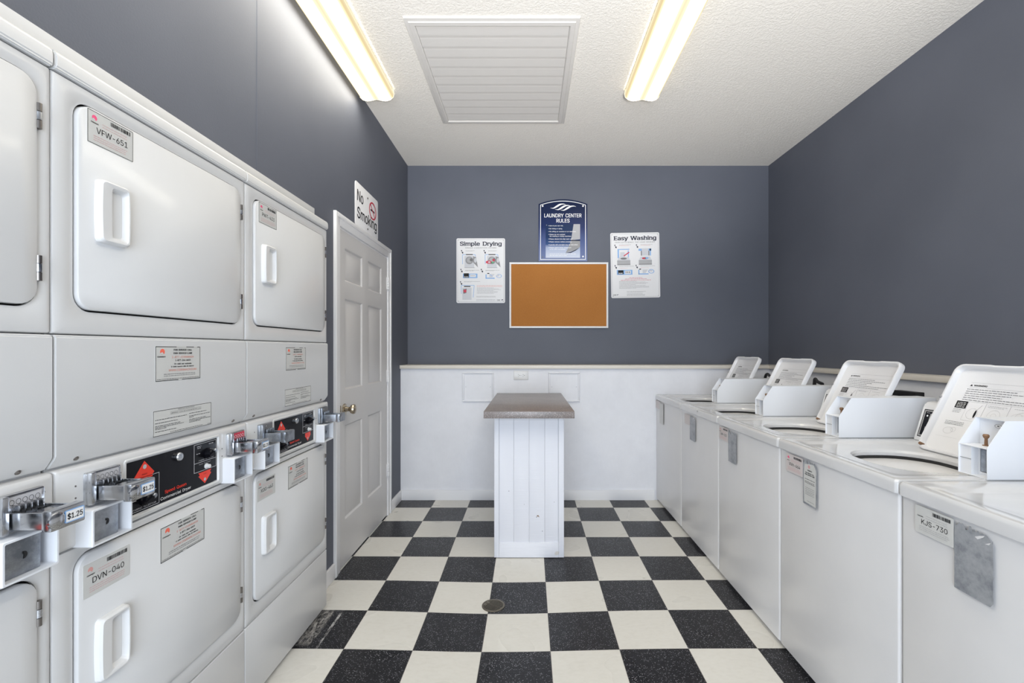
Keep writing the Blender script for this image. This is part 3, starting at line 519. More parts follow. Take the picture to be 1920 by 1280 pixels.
box(bm, XL-.85, XL-.83, D0-.1, D1+.1, 0, 2.1)                     # back of the drying recess
box(bm, XL-.84, XL-.12, D0-.1, D0-.06, 0, 2.1); box(bm, XL-.84, XL-.12, D1+.02, D1+.06, 0, 2.1)
box(bm, XL-.84, XL-.12, D0-.06, D1+.02, 2.06, 2.1)
struct('wall_left', bm, M['blue'])
bm = bmesh.new(); box(bm, XR, XR+.12, YR, YB+.1, 0, ZC); struct('wall_right', bm, M['blue'])
# rear wall behind the camera, with a glazed entrance
bm = bmesh.new()
EX0, EX1, EZ = -1.1, 1.05, 2.3
box(bm, XL-.12, EX0, YR-.12, YR, 0, ZC); box(bm, EX1, XR+.12, YR-.12, YR, 0, ZC); box(bm, EX0, EX1, YR-.12, YR, EZ, ZC)
struct('wall_rear', bm, M['blue'])
# lower furred wall with its ledge
bm = bmesh.new(); box(bm, XL+.001, XR, YW, YB, 0, 1.152); struct('wall_back_lower', bm, M['wains'])
bm = bmesh.new(); box(bm, 2.118, XR, YR, YW, 0, 1.152); struct('wall_right_lower', bm, M['wains'])
bm = bmesh.new(); box(bm, XL-.012, XR, YW-.022, YB, 1.152, 1.182, b=.003); struct('trim_1', bm, M['rail'])
bm = bmesh.new(); box(bm, 2.092, XR, YR, YW-.022, 1.152, 1.182, b=.003); struct('trim_2', bm, M['rail'])
bm = bmesh.new(); box(bm, XL, 1.1, YW-.014, YW, 0, .088, b=.003); struct('baseboard_back', bm, M['trim'])
bm = bmesh.new(); box(bm, XL, XL+.014, 3.77, YW-.012, 0, .088, b=.003); box(bm, XL, XL+.014, D1+.004, 2.683, 0, .088, b=.003)
struct('baseboard_left', bm, M['trim'])
# painted ledger above the dryers
bm = bmesh.new(); box(bm, XL, -1.086, D0, 2.355, 1.976, 2.034, b=.002); struct('trim_3', bm, M['enamel'])
# faint drywall joint on the left wall, painted over
bm = bmesh.new(); box(bm, XL-.001, XL+.0012, 1.93, 1.936, 2.04, ZC-.001); struct('trim_4', bm, M['blue'])

# ------------------------------------------------------------------ door in the left wall
dr = empty('door_1', (XL, 2.685, 0), PI/2, kind='structure')
bm = bmesh.new()
CW = .072; DW = 1.085; DH = 2.125
def casing(bm, u0, u1, z0, z1):
    slab(bm, u0, u1, z0, z1, 0, .012, .001, .002); 
for (a, b, c, d) in ((0, CW, 0, DH), (DW-CW, DW, 0, DH), (CW, DW-CW, DH-CW, DH)):
    slab(bm, a, b, c, d, -.0, .011, .001, .002)
for (a, b, c, d) in ((0, .028, 0, DH), (DW-.028, DW, 0, DH), (.028, DW-.028, DH-.028, DH)):
    slab(bm, a, b, c, d, .010, .018, .001, .004)
for (a, b, c, d) in ((CW-.006, CW+.012, 0, DH-CW), (DW-CW-.012, DW-CW+.006, 0, DH-CW), (CW+.012, DW-CW-.012, DH-CW-.012, DH-CW+.006)):
    box(bm, a, b, .0, .11, c, d)
o = obj('door_frame', bm, M['trim'], dr)
# six-panel slab
bm = bmesh.new(); S0, S1, SZ0, SZ1 = CW+.014, DW-CW-.014, .012, DH-CW-.014
def door_leaf(bm, u0, u1, z0, z1, holes, front, back):
    us = sorted({u0, u1, *[h[0] for h in holes], *[h[1] for h in holes]}); zs = sorted({z0, z1, *[h[2] for h in holes], *[h[3] for h in holes]})
    for a, b in zip(us, us[1:]):
        for c, d in zip(zs, zs[1:]):
            if any(abs(a-h[0]) < 1e-6 and abs(b-h[1]) < 1e-6 and c >= h[2]-1e-6 and d <= h[3]+1e-6 for h in holes): continue
            bm.faces.new([bm.verts.new((x, -front, z)) for x, z in ((a, c), (b, c), (b, d), (a, d))])
    for (a, b, c, d) in holes:
        def R(i, dep): return [V(x, -(front-dep), z) for x, z in ((a+i, c+i), (b-i, c+i), (b-i, d-i), (a+i, d-i))]
        loft(bm, [R(0, 0), R(.006, .002), R(.014, .011), R(.02, .011), R(.045, .003)], cap0=False, cap1=True)
    def O(y): return [V(u0, y, z0), V(u1, y, z0), V(u1, y, z1), V(u0, y, z1)]
    loft(bm, [O(-front), O(-back)], cap0=False, cap1=True)
cu = (S0+S1)/2
hs = []
for a, b in ((.158, .463), (.565, .868)):
    for c, d in ((1.735, 1.945), (1.07, 1.635), (.275, .862)): hs.append((a, b, c, d))
door_leaf(bm, S0, S1, SZ0, SZ1, hs, .004, -.035)
bmesh.ops.remove_doubles(bm, verts=bm.verts, dist=1e-5)
leaf = obj('door_leaf', bm, M['doorp'], dr, smooth=25)
for z in (.366, 1.11, 1.843):
    bm = bmesh.new()
    slab(bm, S1-.012, S1+.022, z-.048, z+.048, .003, .0075, .002, .001)
    for k in range(5): cyl(bm, (S1+.003, -.013, z-.048+k*.0195), (S1+.003, -.013, z-.048+k*.0195+.0175), .0075, seg=12)
    obj('hinge', bm, M['trim'], leaf)
bm = bmesh.new()
lathe(bm, (S0+.062, -.004, .957), (0, -1, 0), [(0, .034), (.004, .034), (.008, .030), (.010, .016), (.03, .013), (.036, .016), (.043, .026), (.056, .030), (.066, .027), (.071, .014), (.072, 0)], 28)
obj('door_knob', bm, M['knob'], leaf)
bm = bmesh.new(); slab(bm, S0+.0, S0+.004, .93, .985, .003, .010, .001, .0005)
obj('latch', bm, M['knob'], leaf)

# ------------------------------------------------------------------ labels shared by the machines
def id_sticker(parent, u0, v0, code, base, logo='pink', sheet='stick', edge=True, w=.125, h=.078, barcode=True, shade='pinkink', name='id_sticker'):
    D = Print(lambda u, v, d: V(u0+u, -(base+d), v0+v))
    D.plate(0, w, 0, h, sheet)
    if edge: D.frame(.0008, w-.0008, .0008, h-.0008, .0011, 'ink')
    D.disc(.018, h-.016, .0065, logo, 1); D.poly([(.010, h-.020), (.016, h-.017), (.022, h-.0225), (.019, h-.0235)], sheet, 2)
    D.text('Coinmach', .018, h-.029, .0032, 'ink', 2, w=.019, bold=.02)
    if barcode: D.barcode(w*.48, w*.93, h-.0155, h-.006)
    for vv in (h-.023, h-.029): D.words(w*.30, w*.85, vv, .0016, shade)
    D.text(code, w*.52, h*.37, .0135, 'ink', 2, w=w*.68)
    for vv in (.010, .015, .020): D.words(w*.12, w*.92, vv, .0017, shade, rag=.15)
    return D.make(name, parent, label='silver sticker reading ' + code if code else None)
def service_sticker(parent, u0, v0, base, logo='orange'):
    w, h = .174, .098
    D = Print(lambda u, v, d: V(u0+u, -(base+d), v0+v))
    D.plate(0, w, 0, h, 'stick', .002)
    D.frame(.0006, w-.0006, .0006, h-.0006, .0018, 'ink')
    D.rect(w*.44, w*.66, h-.003, h, 'stick', 2); D.rect(w*.84, w*.92, h-.003, h, 'stick', 2); D.rect(w*.48, w*.56, 0, .0028, 'stick', 2)
    D.disc(.025, h-.0155, .0085, logo, 1); D.poly([(.015, h-.0205), (.024, h-.016), (.031, h-.0235), (.026, h-.0245)], 'stick', 2)
    D.text('Coinmach', .021, h-.031, .0038, 'ink', 2, w=.028, bold=.03)
    c = w*.585
    D.text('FOR SERVICE CALL', c, h-.0125, .0050, 'ink', 2, w=.072, bold=.025)
    D.text('PARA SERVICIO LLAME', c, h-.0220, .0048, 'ink', 2, w=.073, bold=.025)
    D.text('1-877-COINMACH', c, h-.0335, .0056, 'redink', 2, w=.086)
    D.text('1-877-264-6622', c, h-.0425, .0048, 'ink', 2, w=.060, bold=.025)
    D.text('Or visit our website', c, h-.0525, .0042, 'ink', 2, w=.068, bold=.015)
    D.text('O visite nuestro sitio de internet', c-.001, h-.0600, .0038, 'ink', 2, w=.090, bold=.015)
    D.text('WWW.COINMACH.COM', c, h-.0710, .0056, 'redink', 2, w=.110)
    D.words(w*.17, w*.87, .0185, .0022, 'greyink'); D.words(w*.17, w*.87, .0135, .0022, 'greyink')
    D.words(w*.03, w*.97, .0050, .0018, 'ink')
    return D.make('service_sticker', parent)
def instruction_sticker(parent, u0, v0, base):
    w, h = .232, .071
    D = Print(lambda u, v, d: V(u0+u, -(base+d), v0+v))
    D.plate(0, w, 0, h, 'stick', .002); D.frame(.0005, w-.0005, .0005, h-.0005, .0013, 'ink')
    D.text('OPERATING INSTRUCTIONS', w*.53, h-.006, .0028, 'ink', 2, w=.066)
    D.frame(w*.27, w*.80, h-.0165, h-.0085, .0004, 'ink')
    D.text('IMPORTANT: CLEAN LINT FILTER BEFORE EACH LOAD', w*.535, h-.0142, .0029, 'ink', 2, w=.118)
    for i, v in enumerate((.0445, .0355, .0275, .0235, .0195, .0120)): D.words(w*.03, w*(.54, .38, .44, .5, .2, .36)[i], v, .0022, 'ink')
    for i, v in enumerate((.0470, .0390, .0350, .0285, .0245, .0205)): D.words(w*.58, w*(.9, .97, .66, .9, .98, .8)[i], v, .0022, 'ink')
    D.words(w*.26, w*.83, .0045, .0020, 'ink'); D.words(w*.92, w*.985, .004, .0016, 'ink')
    return D.make('instruction_sticker', parent)

# ------------------------------------------------------------------ stacked dryers
W = .683
HP = .008         # how far the control housing stands proud
def front_with_hole(bm, u0, u1, z0, z1, hole):
    a, b, c, d = hole; cx, cz, w, h = (u0+u1)/2, (z0+z1)/2, u1-u0, z1-z0
    hx, hz, hw, hh = (a+b)/2, (c+d)/2, b-a, d-c
    n = 6
    loft(bm, [fr(rr(cx, cz, w, h, .004, n), -.02), fr(rr(cx, cz, w, h, .004, n), -.006), fr(rr(cx, cz, w-.004, h-.004, .004, n), -.0015),
              fr(rr(cx, cz, w-.010, h-.010, .004, n), 0),
              fr(rr(hx, hz, hw+.034, hh+.034, .052, n), 0), fr(rr(hx, hz, hw+.022, hh+.022, .046, n), -.0022),
              fr(rr(hx, hz, hw+.0095, hh+.0095, .04, n), -.003), fr(rr(hx, hz, hw+.008, hh+.008, .038, n), -.008)], cap0=False, cap1=False)
    loft(bm, [fr(rr(hx, hz, hw+.008, hh+.008, .038, n), -.008), fr(rr(hx, hz, hw+.007, hh+.007, .038, n), -.019)], cap0=False, cap1=True, mi=1)  # recess sides and floor coloured dark in place of gap shade
def dryer_door(parent, z0, z1, name, lab, hz0, hz1):
    u0, u1 = .054, .650
    cx, cz, w, h = (u0+u1)/2, (z0+z1)/2, u1-u0, z1-z0
    bm = bmesh.new(); n = 6
    loft(bm, [fr(rr(cx, cz, w, h, .036, n), -.016), fr(rr(cx, cz, w, h, .036, n), .002), fr(rr(cx, cz, w-.002, h-.002, .0355, n), .0045),
              fr(rr(cx, cz, w-.007, h-.007, .034, n), .0060)])
    door = obj('door', bm, M['enamel'], parent, label=lab)
    F0 = .006
    # scooped plastic pull
    bm = bmesh.new(); a, b = .094, .176; mz = (hz0+hz1)/2; hh = hz1-hz0; hw = b-a; hx = (a+b)/2
    def bow(pts, k):     # slightly bowed sides
        return [(x + k*(1 if x > hx else -1)*(1-((z-mz)/(hh/2))**2)*1.0, z) for x, z in pts]
    def dense(w_, h_, r_, ox=0):
        out = []; base_ = rr(hx+ox, mz, w_, h_, r_, 4)
        for i, p in enumerate(base_):
            q = base_[(i+1) % len(base_)]
            out.append(p)
            if abs(p[1]-q[1]) > .02 or abs(p[0]-q[0]) > .02:
                for t in (.2, .4, .6, .8): out.append((p[0]+(q[0]-p[0])*t, p[1]+(q[1]-p[1])*t))
        return out
    loft(bm, [fr(bow(dense(hw, hh, .010), .0025), F0), fr(bow(dense(hw-.002, hh-.002, .010), .0025), F0+.012),
              fr(bow(dense(hw-.010, hh-.010, .009), .0025), F0+.0165), fr(bow(dense(hw-.016, hh-.016, .009), .0025), F0+.0165),
              fr(bow(dense(.046, hh-.026, .008, .013), .0015), F0+.014),
              fr(bow(dense(.034, hh-.040, .007, .012), .0010), F0+.002)])
    obj('handle', bm, M['plastic'], door)
    for z in (z0+.078, z1-.078):
        bm = bmesh.new()
        for k, mi in ((0, 0), (1, 1), (2, 0)): cyl(bm, (u1+.003, -.0045, z-.026+k*.018), (u1+.003, -.0045, z-.026+k*.018+.0168), .0052, seg=12, mi=mi)
        slab(bm, u1-.001, u1+.010, z-.026, z+.026, -.001, .003, .001, .001)
        obj('hinge', bm, [M['hinge'], M['steel']], door)
    return door, F0
def coin_slide(parent, ul, price, strip):
    """chromed push-in coin slide on its mounting plate"""
    bm = bmesh.new(); q = HP
    z0, z1 = .962, 1.036
    slab(bm, ul, ul+.088, z0, z1, q, q+.010, .004, .003, 0)
    box(bm, ul, ul+.012, -(q+.020), -(q+.008), z0, z1, 0, .002)                 # thick left cheek
    a0, a1 = ul+.014, ul+.080; t = q+.010; e = q+.088; za, zb = .970, 1.003
    box(bm, a0+.0055, a1-.0055, -(e-.006), -t, za+.002, za+.014, 0)                              # bed
    box(bm, a0, a0+.006, -e, -t, za, zb, 0, .0015); box(bm, a1-.006, a1, -e, -t, za, zb, 0, .0015)
    box(bm, a0+.006, a1-.006, -(e-.004), -(t+.03), zb-.008, zb-.004, 0)        # slide plate inside the channel
    box(bm, a0-.002, a1+.002, -(e+.012), -(e-.008), za-.004, zb+.004, 0, .004)  # end grip
    lathe(bm, (a0+.008, -(e+.010), (za+zb)/2), (0, -1, 0), [(0, .016), (.004, .016), (.006, .013), (.007, 0)], 14)
    for k in range(5):
        u = a0+.010+k*.0115
        box(bm, u, u+.003, -(t+.014), -t+.001, zb-.006, zb+.012, 0, .0008)
    o = obj('coin_slide', bm, M['steel'] if strip != 'dark' else M['galv'], parent)
    D = Print(lambda u, v, d: V(ul+u, -(q+.010+d), v))
    if strip == 'red':
        D.rect(.012, .084, 1.008, 1.032, 'crimson', 0)
        for k in range(5): D.ring(.022+k*.013, 1.020, .0055, .0012, 'white', 1, 14)
    elif strip == 'light':
        D.rect(.016, .080, 1.010, 1.031, 'grey', 0)
        for k in range(5): D.ring(.024+k*.012, 1.020, .0055, .0008, 'ink', 1, 14, rx=.0048)
    else:
        D.rect(.010, .084, 1.006, 1.032, 'greyink', 0); D.disc(.04, 1.026, .002, 'white', 1)
        for k in range(7): D.poly([(.014+k*.009, 1.008), (.022+k*.009, 1.008), (.018+k*.009, 1.016)], 'grey', 1)
    D.make('coin_slot_plate', o)
    if price:
        D = Print(lambda u, v, d: V(u, -(e+.0125+d), v))
        D.plate(a0+.024, a1-.002, .974, .999, 'cyan', .003); D.rect(a0+.026, a1-.004, .976, .997, 'white', 1)
        D.text(price, (a0+a1)/2+.011, .981, .0105, 'ink', 2, w=.031, bold=.03)
        D.make('price_label', o, label='price label reading ' + price)
    return o
def coin_box(parent, ul):
    bm = bmesh.new(); u1 = ul+.107; z0, z1 = .872, .957; p = .046; t = .005
    cx, cz, w, h = (ul+u1)/2, (z0+z1)/2, u1-ul, z1-z0
    loft(bm, [fr(rr(cx, cz, w, h, .004), 0), fr(rr(cx, cz, w, h, .004), p-.002), fr(rr(cx, cz, w-.003, h-.003, .003), p),
              fr(rr(cx, cz, w-2*t, h-2*t, .003), p), fr(rr(cx, cz, w-2*t-.002, h-2*t-.002, .003), .012)])
    c = obj('coin_box', bm, M['case'], parent)
    bm = bmesh.new(); slab(bm, ul+.0055, ul+.082, z0+.006, z1-.006, .012, .032, .001, .001)
    d = obj('vault_door', bm, M['galv'], c)
    bm = bmesh.new(); k = ul+.050
    pts = [(k + .007*math.cos(a), .915 + .0075*math.sin(a)) for a in [math.radians(x) for x in range(-90, 91, 15)]] + [(k-.002, .9225), (k-.002, .918), (k+.001, .916), (k-.001, .9075)]
    vs = [bm.verts.new((u, -.0326, z)) for u, z in pts]; bm.faces.new(vs)
    obj('keyhole', bm, M['black'], d, smooth=0)
def dryer_fascia(parent, full=True):
    q = HP - .003
    D = Print(lambda u, v, d: V(u, -(q+d), v))
    D.plate(.180, .522, .892, 1.030, 'fascia', .002)
    D.poly([(.201, .984), (.235, 1.024), (.268, .988), (.262, .982), (.262, .976), (.213, .976), (.208, .983)], 'red')
    D.disc(.236, 1.008, .006, 'grey', 2); D.text('INSERT', .236, .987, .003, 'ink', 2, w=.018)
    for z in (.980, .896): D.rect(.184, .285, z, z+.0014, 'grey')
    D.rect(.2836, .285, .896, .980, 'grey')
    D.text('FABRIC SELECTOR', .236, .9005, .0042, 'grey', w=.075)
    D.rect(.418, .420, .940, 1.027, 'grey'); D.rect(.420, .519, .940, .9414, 'grey'); D.rect(.420, .519, .968, .9694, 'grey'); D.rect(.420, .519, 1.0256, 1.027, 'grey'); D.rect(.5176, .519, .940, 1.027, 'grey')
    D.text('FABRIC SELECTOR', .472, .9725, .0038, 'grey', w=.066)
    D.text('PUSH TO START', .466, .9605, .0034, 'grey', w=.052)
    for u, v, wd in ((.440, 1.018, .018), (.495, 1.018, .022), (.436, .996, .016), (.440, 1.013, .014)): D.words(u-wd/2, u+wd/2, v, .003, 'grey')
    for u, v in ((.205, .925), (.268, .938)): D.words(u-.008, u+.008, v, .003, 'grey')
    D.poly([(.437, .936), (.442, .931), (.442, .926), (.437, .926), (.466, .898), (.496, .926), (.491, .927), (.491, .932), (.496, .937)], 'red')
    D.disc(.466, .911, .005, 'grey', 2); D.text('START', .466, .927, .0028, 'ink', 2, w=.014)
    D.text('Speed Queen', .345, .9155, .0085, 'red', w=.082, bold=.045)
    D.text('Commercial Dryer', .347, .9000, .0080, 'white', w=.116)
    D.words(.506, .518, .893, .0016, 'grey')
    f = D.make('control_fascia', parent, label='black fascia with red arrows and white lettering')
    for (u, v, a) in ((.236, .922, 20), (.478, .990, 25)):
        bm = bmesh.new(); lathe(bm, (u, -q-.0006, v), (0, -1, 0), [(0, .017), (.004, .017), (.006, .013), (.014, .012), (.016, .010), (.016, 0)], 20, 0)
        c, s = math.cos(math.radians(a)), math.sin(math.radians(a))
        g = [(-.018, -.003), (.018, -.003), (.018, .003), (-.018, .003)]
        loft(bm, [[V(u + x*c - z*s, -q-.006, v + x*s + z*c) for x, z in g], [V(u + x*c*.9 - z*s, -q-.020, v + x*s*.9 + z*c) for x, z in g]], mi=0)
        lathe(bm, (u+.015*c, -q-.006, v+.015*s), (0, -1, 0), [(0, .007), (.012, .007), (.014, .005), (.0142, 0)], 14, 1)
        obj('selector_knob', bm, [M['fascia'], M['galv']], f)
    bm = bmesh.new(); lathe(bm, (.472, -q-.0006, .951), (0, -1, 0), [(0, .0085), (.003, .0085), (.004, .0062), (.012, .006), (.013, .005), (.0131, 0)], 18)
    obj('start_button', bm, M['plastic'], f)
    bm = bmesh.new(); lathe(bm, (.352, -q-.0006, 1.008), (0, -1, 0), [(0, .0125), (.007, .0125), (.010, .0105), (.010, .005), (.008, .0045), (.008, 0)], 24)
    box(bm, .3512, .3528, -(q+.0095), -(q+.0080), 1.0045, 1.0115)
    obj('key_lock', bm, M['steel'], f)
def stack_dryer(y0, label, up_id, lo_id, prices, strips, stickers):
    root = empty('stacked_dryer', (-1.03, y0, 0), PI/2, label=label, cat='dryer', group='stacked dryers along the left wall')
    a, b = .0015, W-.0015
    bm = bmesh.new(); box(bm, a+.002, b-.002, .02, .72, .03, 1.93); box(bm, a+.02, b-.02, .03, .70, 0, .03)
    obj('cabinet', bm, M['enamel'], root)
    bm = bmesh.new(); slab(bm, a, b, .022, .304, -.02, 0, .004, .004); obj('kick_panel', bm, M['enamel'], root)
    bm = bmesh.new(); front_with_hole(bm, a, b, .3075, .870, (.054, .650, .368, .846)); obj('front_panel', bm, [M['enamel'], M['darkgap']], root)
    bm = bmesh.new(); front_with_hole(bm, a, b, 1.3545, 1.925, (.054, .650, 1.412, 1.886)); obj('front_panel', bm, [M['enamel'], M['darkgap']], root)
    # lift-off access panel with chamfered foot
    bm = bmesh.new()
    prism(bm, [(.02, 1.352), (-.002, 1.352), (-.006, 1.348), (-.006, 1.086), (.012, 1.060), (.02, 1.060)], a, b, b=.0025)
    ap = obj('access_panel', bm, M['enamel'], root, smooth=40)
    for u in (.058, .620):
        bm = bmesh.new(); c = V(u, .0035, 1.0715); nrm = V(0, -.026, -.018).normalized()
        lathe(bm, c, nrm, [(-.003, .0055), (.001, .0055), (.003, .0035), (.0031, 0)], 12)
        obj('screw', bm, M['hinge'], ap)
    # control housing with a raised frame round the fascia
    bm = bmesh.new(); n = 5
    cx, cz = (a+b)/2, (.874+1.055)/2; w_, h_ = b-a, .181
    loft(bm, [fr(rr(cx, cz, w_, h_, .004, n), -.02), fr(rr(cx, cz, w_, h_, .004, n), HP-.008), fr(rr(cx, cz, w_-.004, h_-.004, .005, n), HP-.003), fr(rr(cx, cz, w_-.014, h_-.014, .006, n), HP),
              fr(rr(.351, .9615, .364, .158, .008, n), HP), fr(rr(.351, .9615, .360, .154, .007, n), HP+.002), fr(rr(.351, .9615, .352, .147, .005, n), HP+.002),
              fr(rr(.351, .9615, .347, .142, .004, n), HP-.003)], cap0=True, cap1=True)
    ch = obj('control_housing', bm, M['enamel'], root)
    dryer_fascia(ch)
    for u, v in ((.045, 1.012), (.045, .985), (.160, 1.012), (.640+.02, 1.02), (.545, .99), (.545, .965)):
        bm = bmesh.new(); lathe(bm, (u, -HP+.001, v), (0, -1, 0), [(0, .0022), (.0015, .0022), (.002, .001), (.0021, 0)], 10)
        obj('screw', bm, M['hinge'], ch)
    coin_slide(root, .063, prices[0], strips[0]); coin_slide(root, .565, prices[1], strips[1])
    coin_box(root, .045); coin_box(root, .548)
    # top cap
    bm = bmesh.new(); prism(bm, [(.03, 1.9275), (-.004, 1.9275), (-.008, 1.932), (-.008, 1.957), (-.004, 1.966), (.004, 1.971), (.03, 1.9735), (.098, 1.9735), (.098, 1.93)], a, b, b=.003)
    obj('top_cap', bm, M['enamel'], root, smooth=40)
    du, f0 = dryer_door(root, 1.412, 1.886, 'door', 'upper dryer door', 1.575, 1.725)
    dl, f0 = dryer_door(root, .368, .846, 'door', 'lower dryer door', .530, .680)
    if up_id: id_sticker(du, .074, 1.803, up_id, f0, 'pink')
    if lo_id: id_sticker(dl, .064, .744, lo_id, f0, 'palered', edge=False)
    if stickers:
        service_sticker(ap, .270, 1.231, .006); instruction_sticker(ap, .262, 1.080, .006)
        service_sticker(dl, .288, .724, f0, 'orange')
    return root
stack_dryer(1.686, 'white stacked dryer beside the door, stickers PWT-433 above and XGG-463 below', 'PWT-433', 'XGG-463', (None, None), ('dark', 'dark'), True)
stack_dryer(1.003, 'white stacked dryer with VFW-651 sticker above and DVN-040 below', 'VFW-651', 'DVN-040', ('$1.25', '$1.25'), ('light', 'red'), True)
stack_dryer(.320, 'nearest white stacked dryer, cut off by the left edge of the photo', None, None, ('$1.25', '$1.25'), ('light', 'light'), False)

# ------------------------------------------------------------------ top-load washers
TILT = math.atan2(.172, .341)
def lidf(a, b, d):
    return V(a, .468 + b*math.sin(TILT) - d*math.cos(TILT), .921 + b*math.cos(TILT) + d*math.sin(TILT))
def warning_print(lid):
    D = Print(lambda u, v, d: lidf(u, v+.042, -.014+d), base=.0005)
    u0, u1 = .254, .549
    D.rect(u0, u1, .267, .2676, 'lightink'); D.rect(u0, u1, .247, .2476, 'lightink')
    D.poly([(u0, .2525), (u0+.011, .2525), (u0+.0055, .260)], 'ink'); D.text('WARNING', u0+.016, .2525, .0065, 'ink', align='L', w=.052, bold=.05)
    for i, (v, e) in enumerate(((.238, .62), (.229, .85), (.220, .58), (.211, .48), (.202, .99), (.193, .78))):
        D.words(u0-.004, u0+(u1-u0)*e, v, .0032, 'greyink')
    D.rect(u0-.020, u0+.026, .157, .187, 'ink')
    for v in (.181, .175, .169, .163): D.words(u0-.014, u0+.020, v-.002, .003, 'white')
    for v in (.150, .144, .138): D.words(u0-.020, u0+.014, v, .002, 'greyink')
    D.frame(u0+.028, u0+.098, .110, .188, .0006, 'lightink'); D.frame(u0+.098, u0+.185, .110, .188, .0006, 'lightink'); D.frame(u0+.185, u0+.285, .110, .188, .0006, 'lightink')
    D.disc(u0+.072, .140, .016, 'ink', 2, rx=.004); D.ring(u0+.060, .140, .022, .0007, 'lightink'); D.line((u0+.072, .155), (u0+.085, .178), .0012, 'lightink')
    D.ring(u0+.140, .142, .023, .0007, 'lightink'); D.ring(u0+.140, .142, .010, .0006, 'lightink'); D.words(u0+.105, u0+.175, .178, .0022, 'lightink'); D.words(u0+.108, u0+.165, .173, .0022, 'lightink')
    D.ring(u0+.235, .145, .025, .0007, 'lightink'); D.ring(u0+.220, .138, .025, .0006, 'lightink'); D.line((u0+.230, .155), (u0+.240, .142), .004, 'ink'); D.words(u0+.20, u0+.25, .178, .0022, 'lightink')
    for v in (.098, .092, .086): D.words(u0-.028, u0+.05, v, .0022, 'greyink')
    D.ring(u0+.0, .060, .014, .0006, 'lightink', rx=.02); D.ring(u0+.02, .066, .010, .0006, 'lightink')
    D.rect(u0-.04, u0+.05, .032, .0324, 'lightink')
    D.make('warning_print', lid)
WW = .669
def washer(yfar, label, code, patch, stickmat='stick', logo='palered', bc=True, off=0):
    root = empty('top_load_washer', (1.108, yfar, 0), -PI/2, label=label, cat='washing machine', group='coin washers along the right wall')
    bm = bmesh.new(); n = 4
    def H(pts, z): return [V(x, y, z) for x, y in pts]
    cx, cy = WW/2, .355
    loft(bm, [H(rr(cx, cy+.002, WW-.004, .696, .010, n), z) for z in (.022, .884)])
    box(bm, .02, WW-.02, .03, .69, 0, .022)
    cab = obj('cabinet', bm, M['enamel_w'], root)
    bm = bmesh.new(); n = 8
    wx, wy = WW-.002, .712
    ox, oy, ow, oh = .375, .282, .350, .320       # wash opening
    R = lambda w_, h_, r_, x=cx, y=cy: rr(x, y, w_, h_, r_, n)
    loft(bm, [H(R(wx-.03, wy-.03, .008), .886), H(R(wx, wy, .012), .886), H(R(wx, wy, .012), .914), H(R(wx-.003, wy-.003, .012), .921), H(R(wx-.010, wy-.010, .011), .9258), H(R(wx-.018, wy-.018, .010), .927),
              H(R(.520, .470, .03, .345, .280), .927), H(R(.500, .450, .028, .345, .280), .9205), H(R(.485, .435, .025, .345, .280), .919),
              H(R(ow+.035, oh+.035, .150, ox, oy), .919), H(R(ow+.010, oh+.010, .145, ox, oy), .9165), H(R(ow, oh, .14, ox, oy), .908), H(R(ow+.004, oh+.004, .14, ox, oy), .895)], cap0=False, cap1=False)
    top = obj('top_panel', bm, M['enamel_top'], root, smooth=35)
    if patch == 'torn':
        D = Print(lambda u, v, d: V(u, -(.0014+d), v)); D.poly([(.348, .9185), (.353, .904), (.359, .9170), (.356, .9190)], 'darkgap', 0); D.make('chipped_edge', top)
    bm = bmesh.new()
    loft(bm, [H(R(ow+.03, oh+.03, .15, ox, oy), .8949), H(R(ow-.004, oh-.004, .14, ox, oy), .893), H(R(ow+.004, oh+.004, .14, ox, oy), .872), H(R(ow+.03, oh+.03, .15, ox, oy), .871)], cap0=False, cap1=False)
    obj('gasket', bm, M['black'], root)
    bm = bmesh.new()
    loft(bm, [H(R(ow+.02, oh+.02, .16, ox, oy), .870), H(R(ow-.02, oh-.02, .14, ox, oy), .862), H(R(ow-.01, oh-.01, .14, ox, oy), .84), H(R(ow+.04, oh+.04, .17, ox, oy), .80), H(R(ow+.04, oh+.04, .17, ox, oy), .45)], cap0=False, cap1=True)
    obj('wash_tub', bm, M['plastic'], root)
    # raised lid leaning back
    bm = bmesh.new(); lw, lh = .396, .382; lx, lz = .373, lh/2
    lf = lambda w_, h_, r_, d: [lidf(a, b, d) for a, b in rr(lx, lz, w_, h_, r_, 6)]
    def rim(w_, h_, r_, d):      # rim with the shallow finger notch at its free edge
        out = []
        base_ = rr(lx, lz, w_, h_, r_, 6)
        for i, p in enumerate(base_):
            out.append(p); q = base_[(i+1) % len(base_)]
            if p[1] > lh*.8 and q[1] > lh*.8 and abs(p[0]-q[0]) > .1:
                for t in (.2, .3, .36, .64, .70, .8): out.append((p[0]+(q[0]-p[0])*t, p[1]-(.0025 if .33 < t < .67 else 0)))
        return [lidf(a, b, d) for a, b in out]
    loft(bm, [rim(lw-.012, lh-.012, .03, -.024), rim(lw-.003, lh-.003, .034, -.021), rim(lw, lh, .036, -.012), rim(lw-.001, lh-.001, .036, .002), rim(lw-.006, lh-.006, .034, .006),
              rim(lw-.018, lh-.018, .030, .006), rim(lw-.026, lh-.026, .028, .002), rim(lw-.034, lh-.034, .026, -.012), rim(lw-.040, lh-.040, .024, -.014)])
    lid = obj('lid', bm, M['enamel_lid'], root, smooth=40)
    warning_print(lid)
    for u in (.194, .552):
        bm = bmesh.new(); cyl(bm, lidf(u, .02, -.005), lidf(u, .02, .012), .006, seg=12)
        obj('hinge', bm, M['rust'], lid)
    bm = bmesh.new(); c = lidf(.542, .165, -.014); d = lidf(.542, .165, -.009)-c
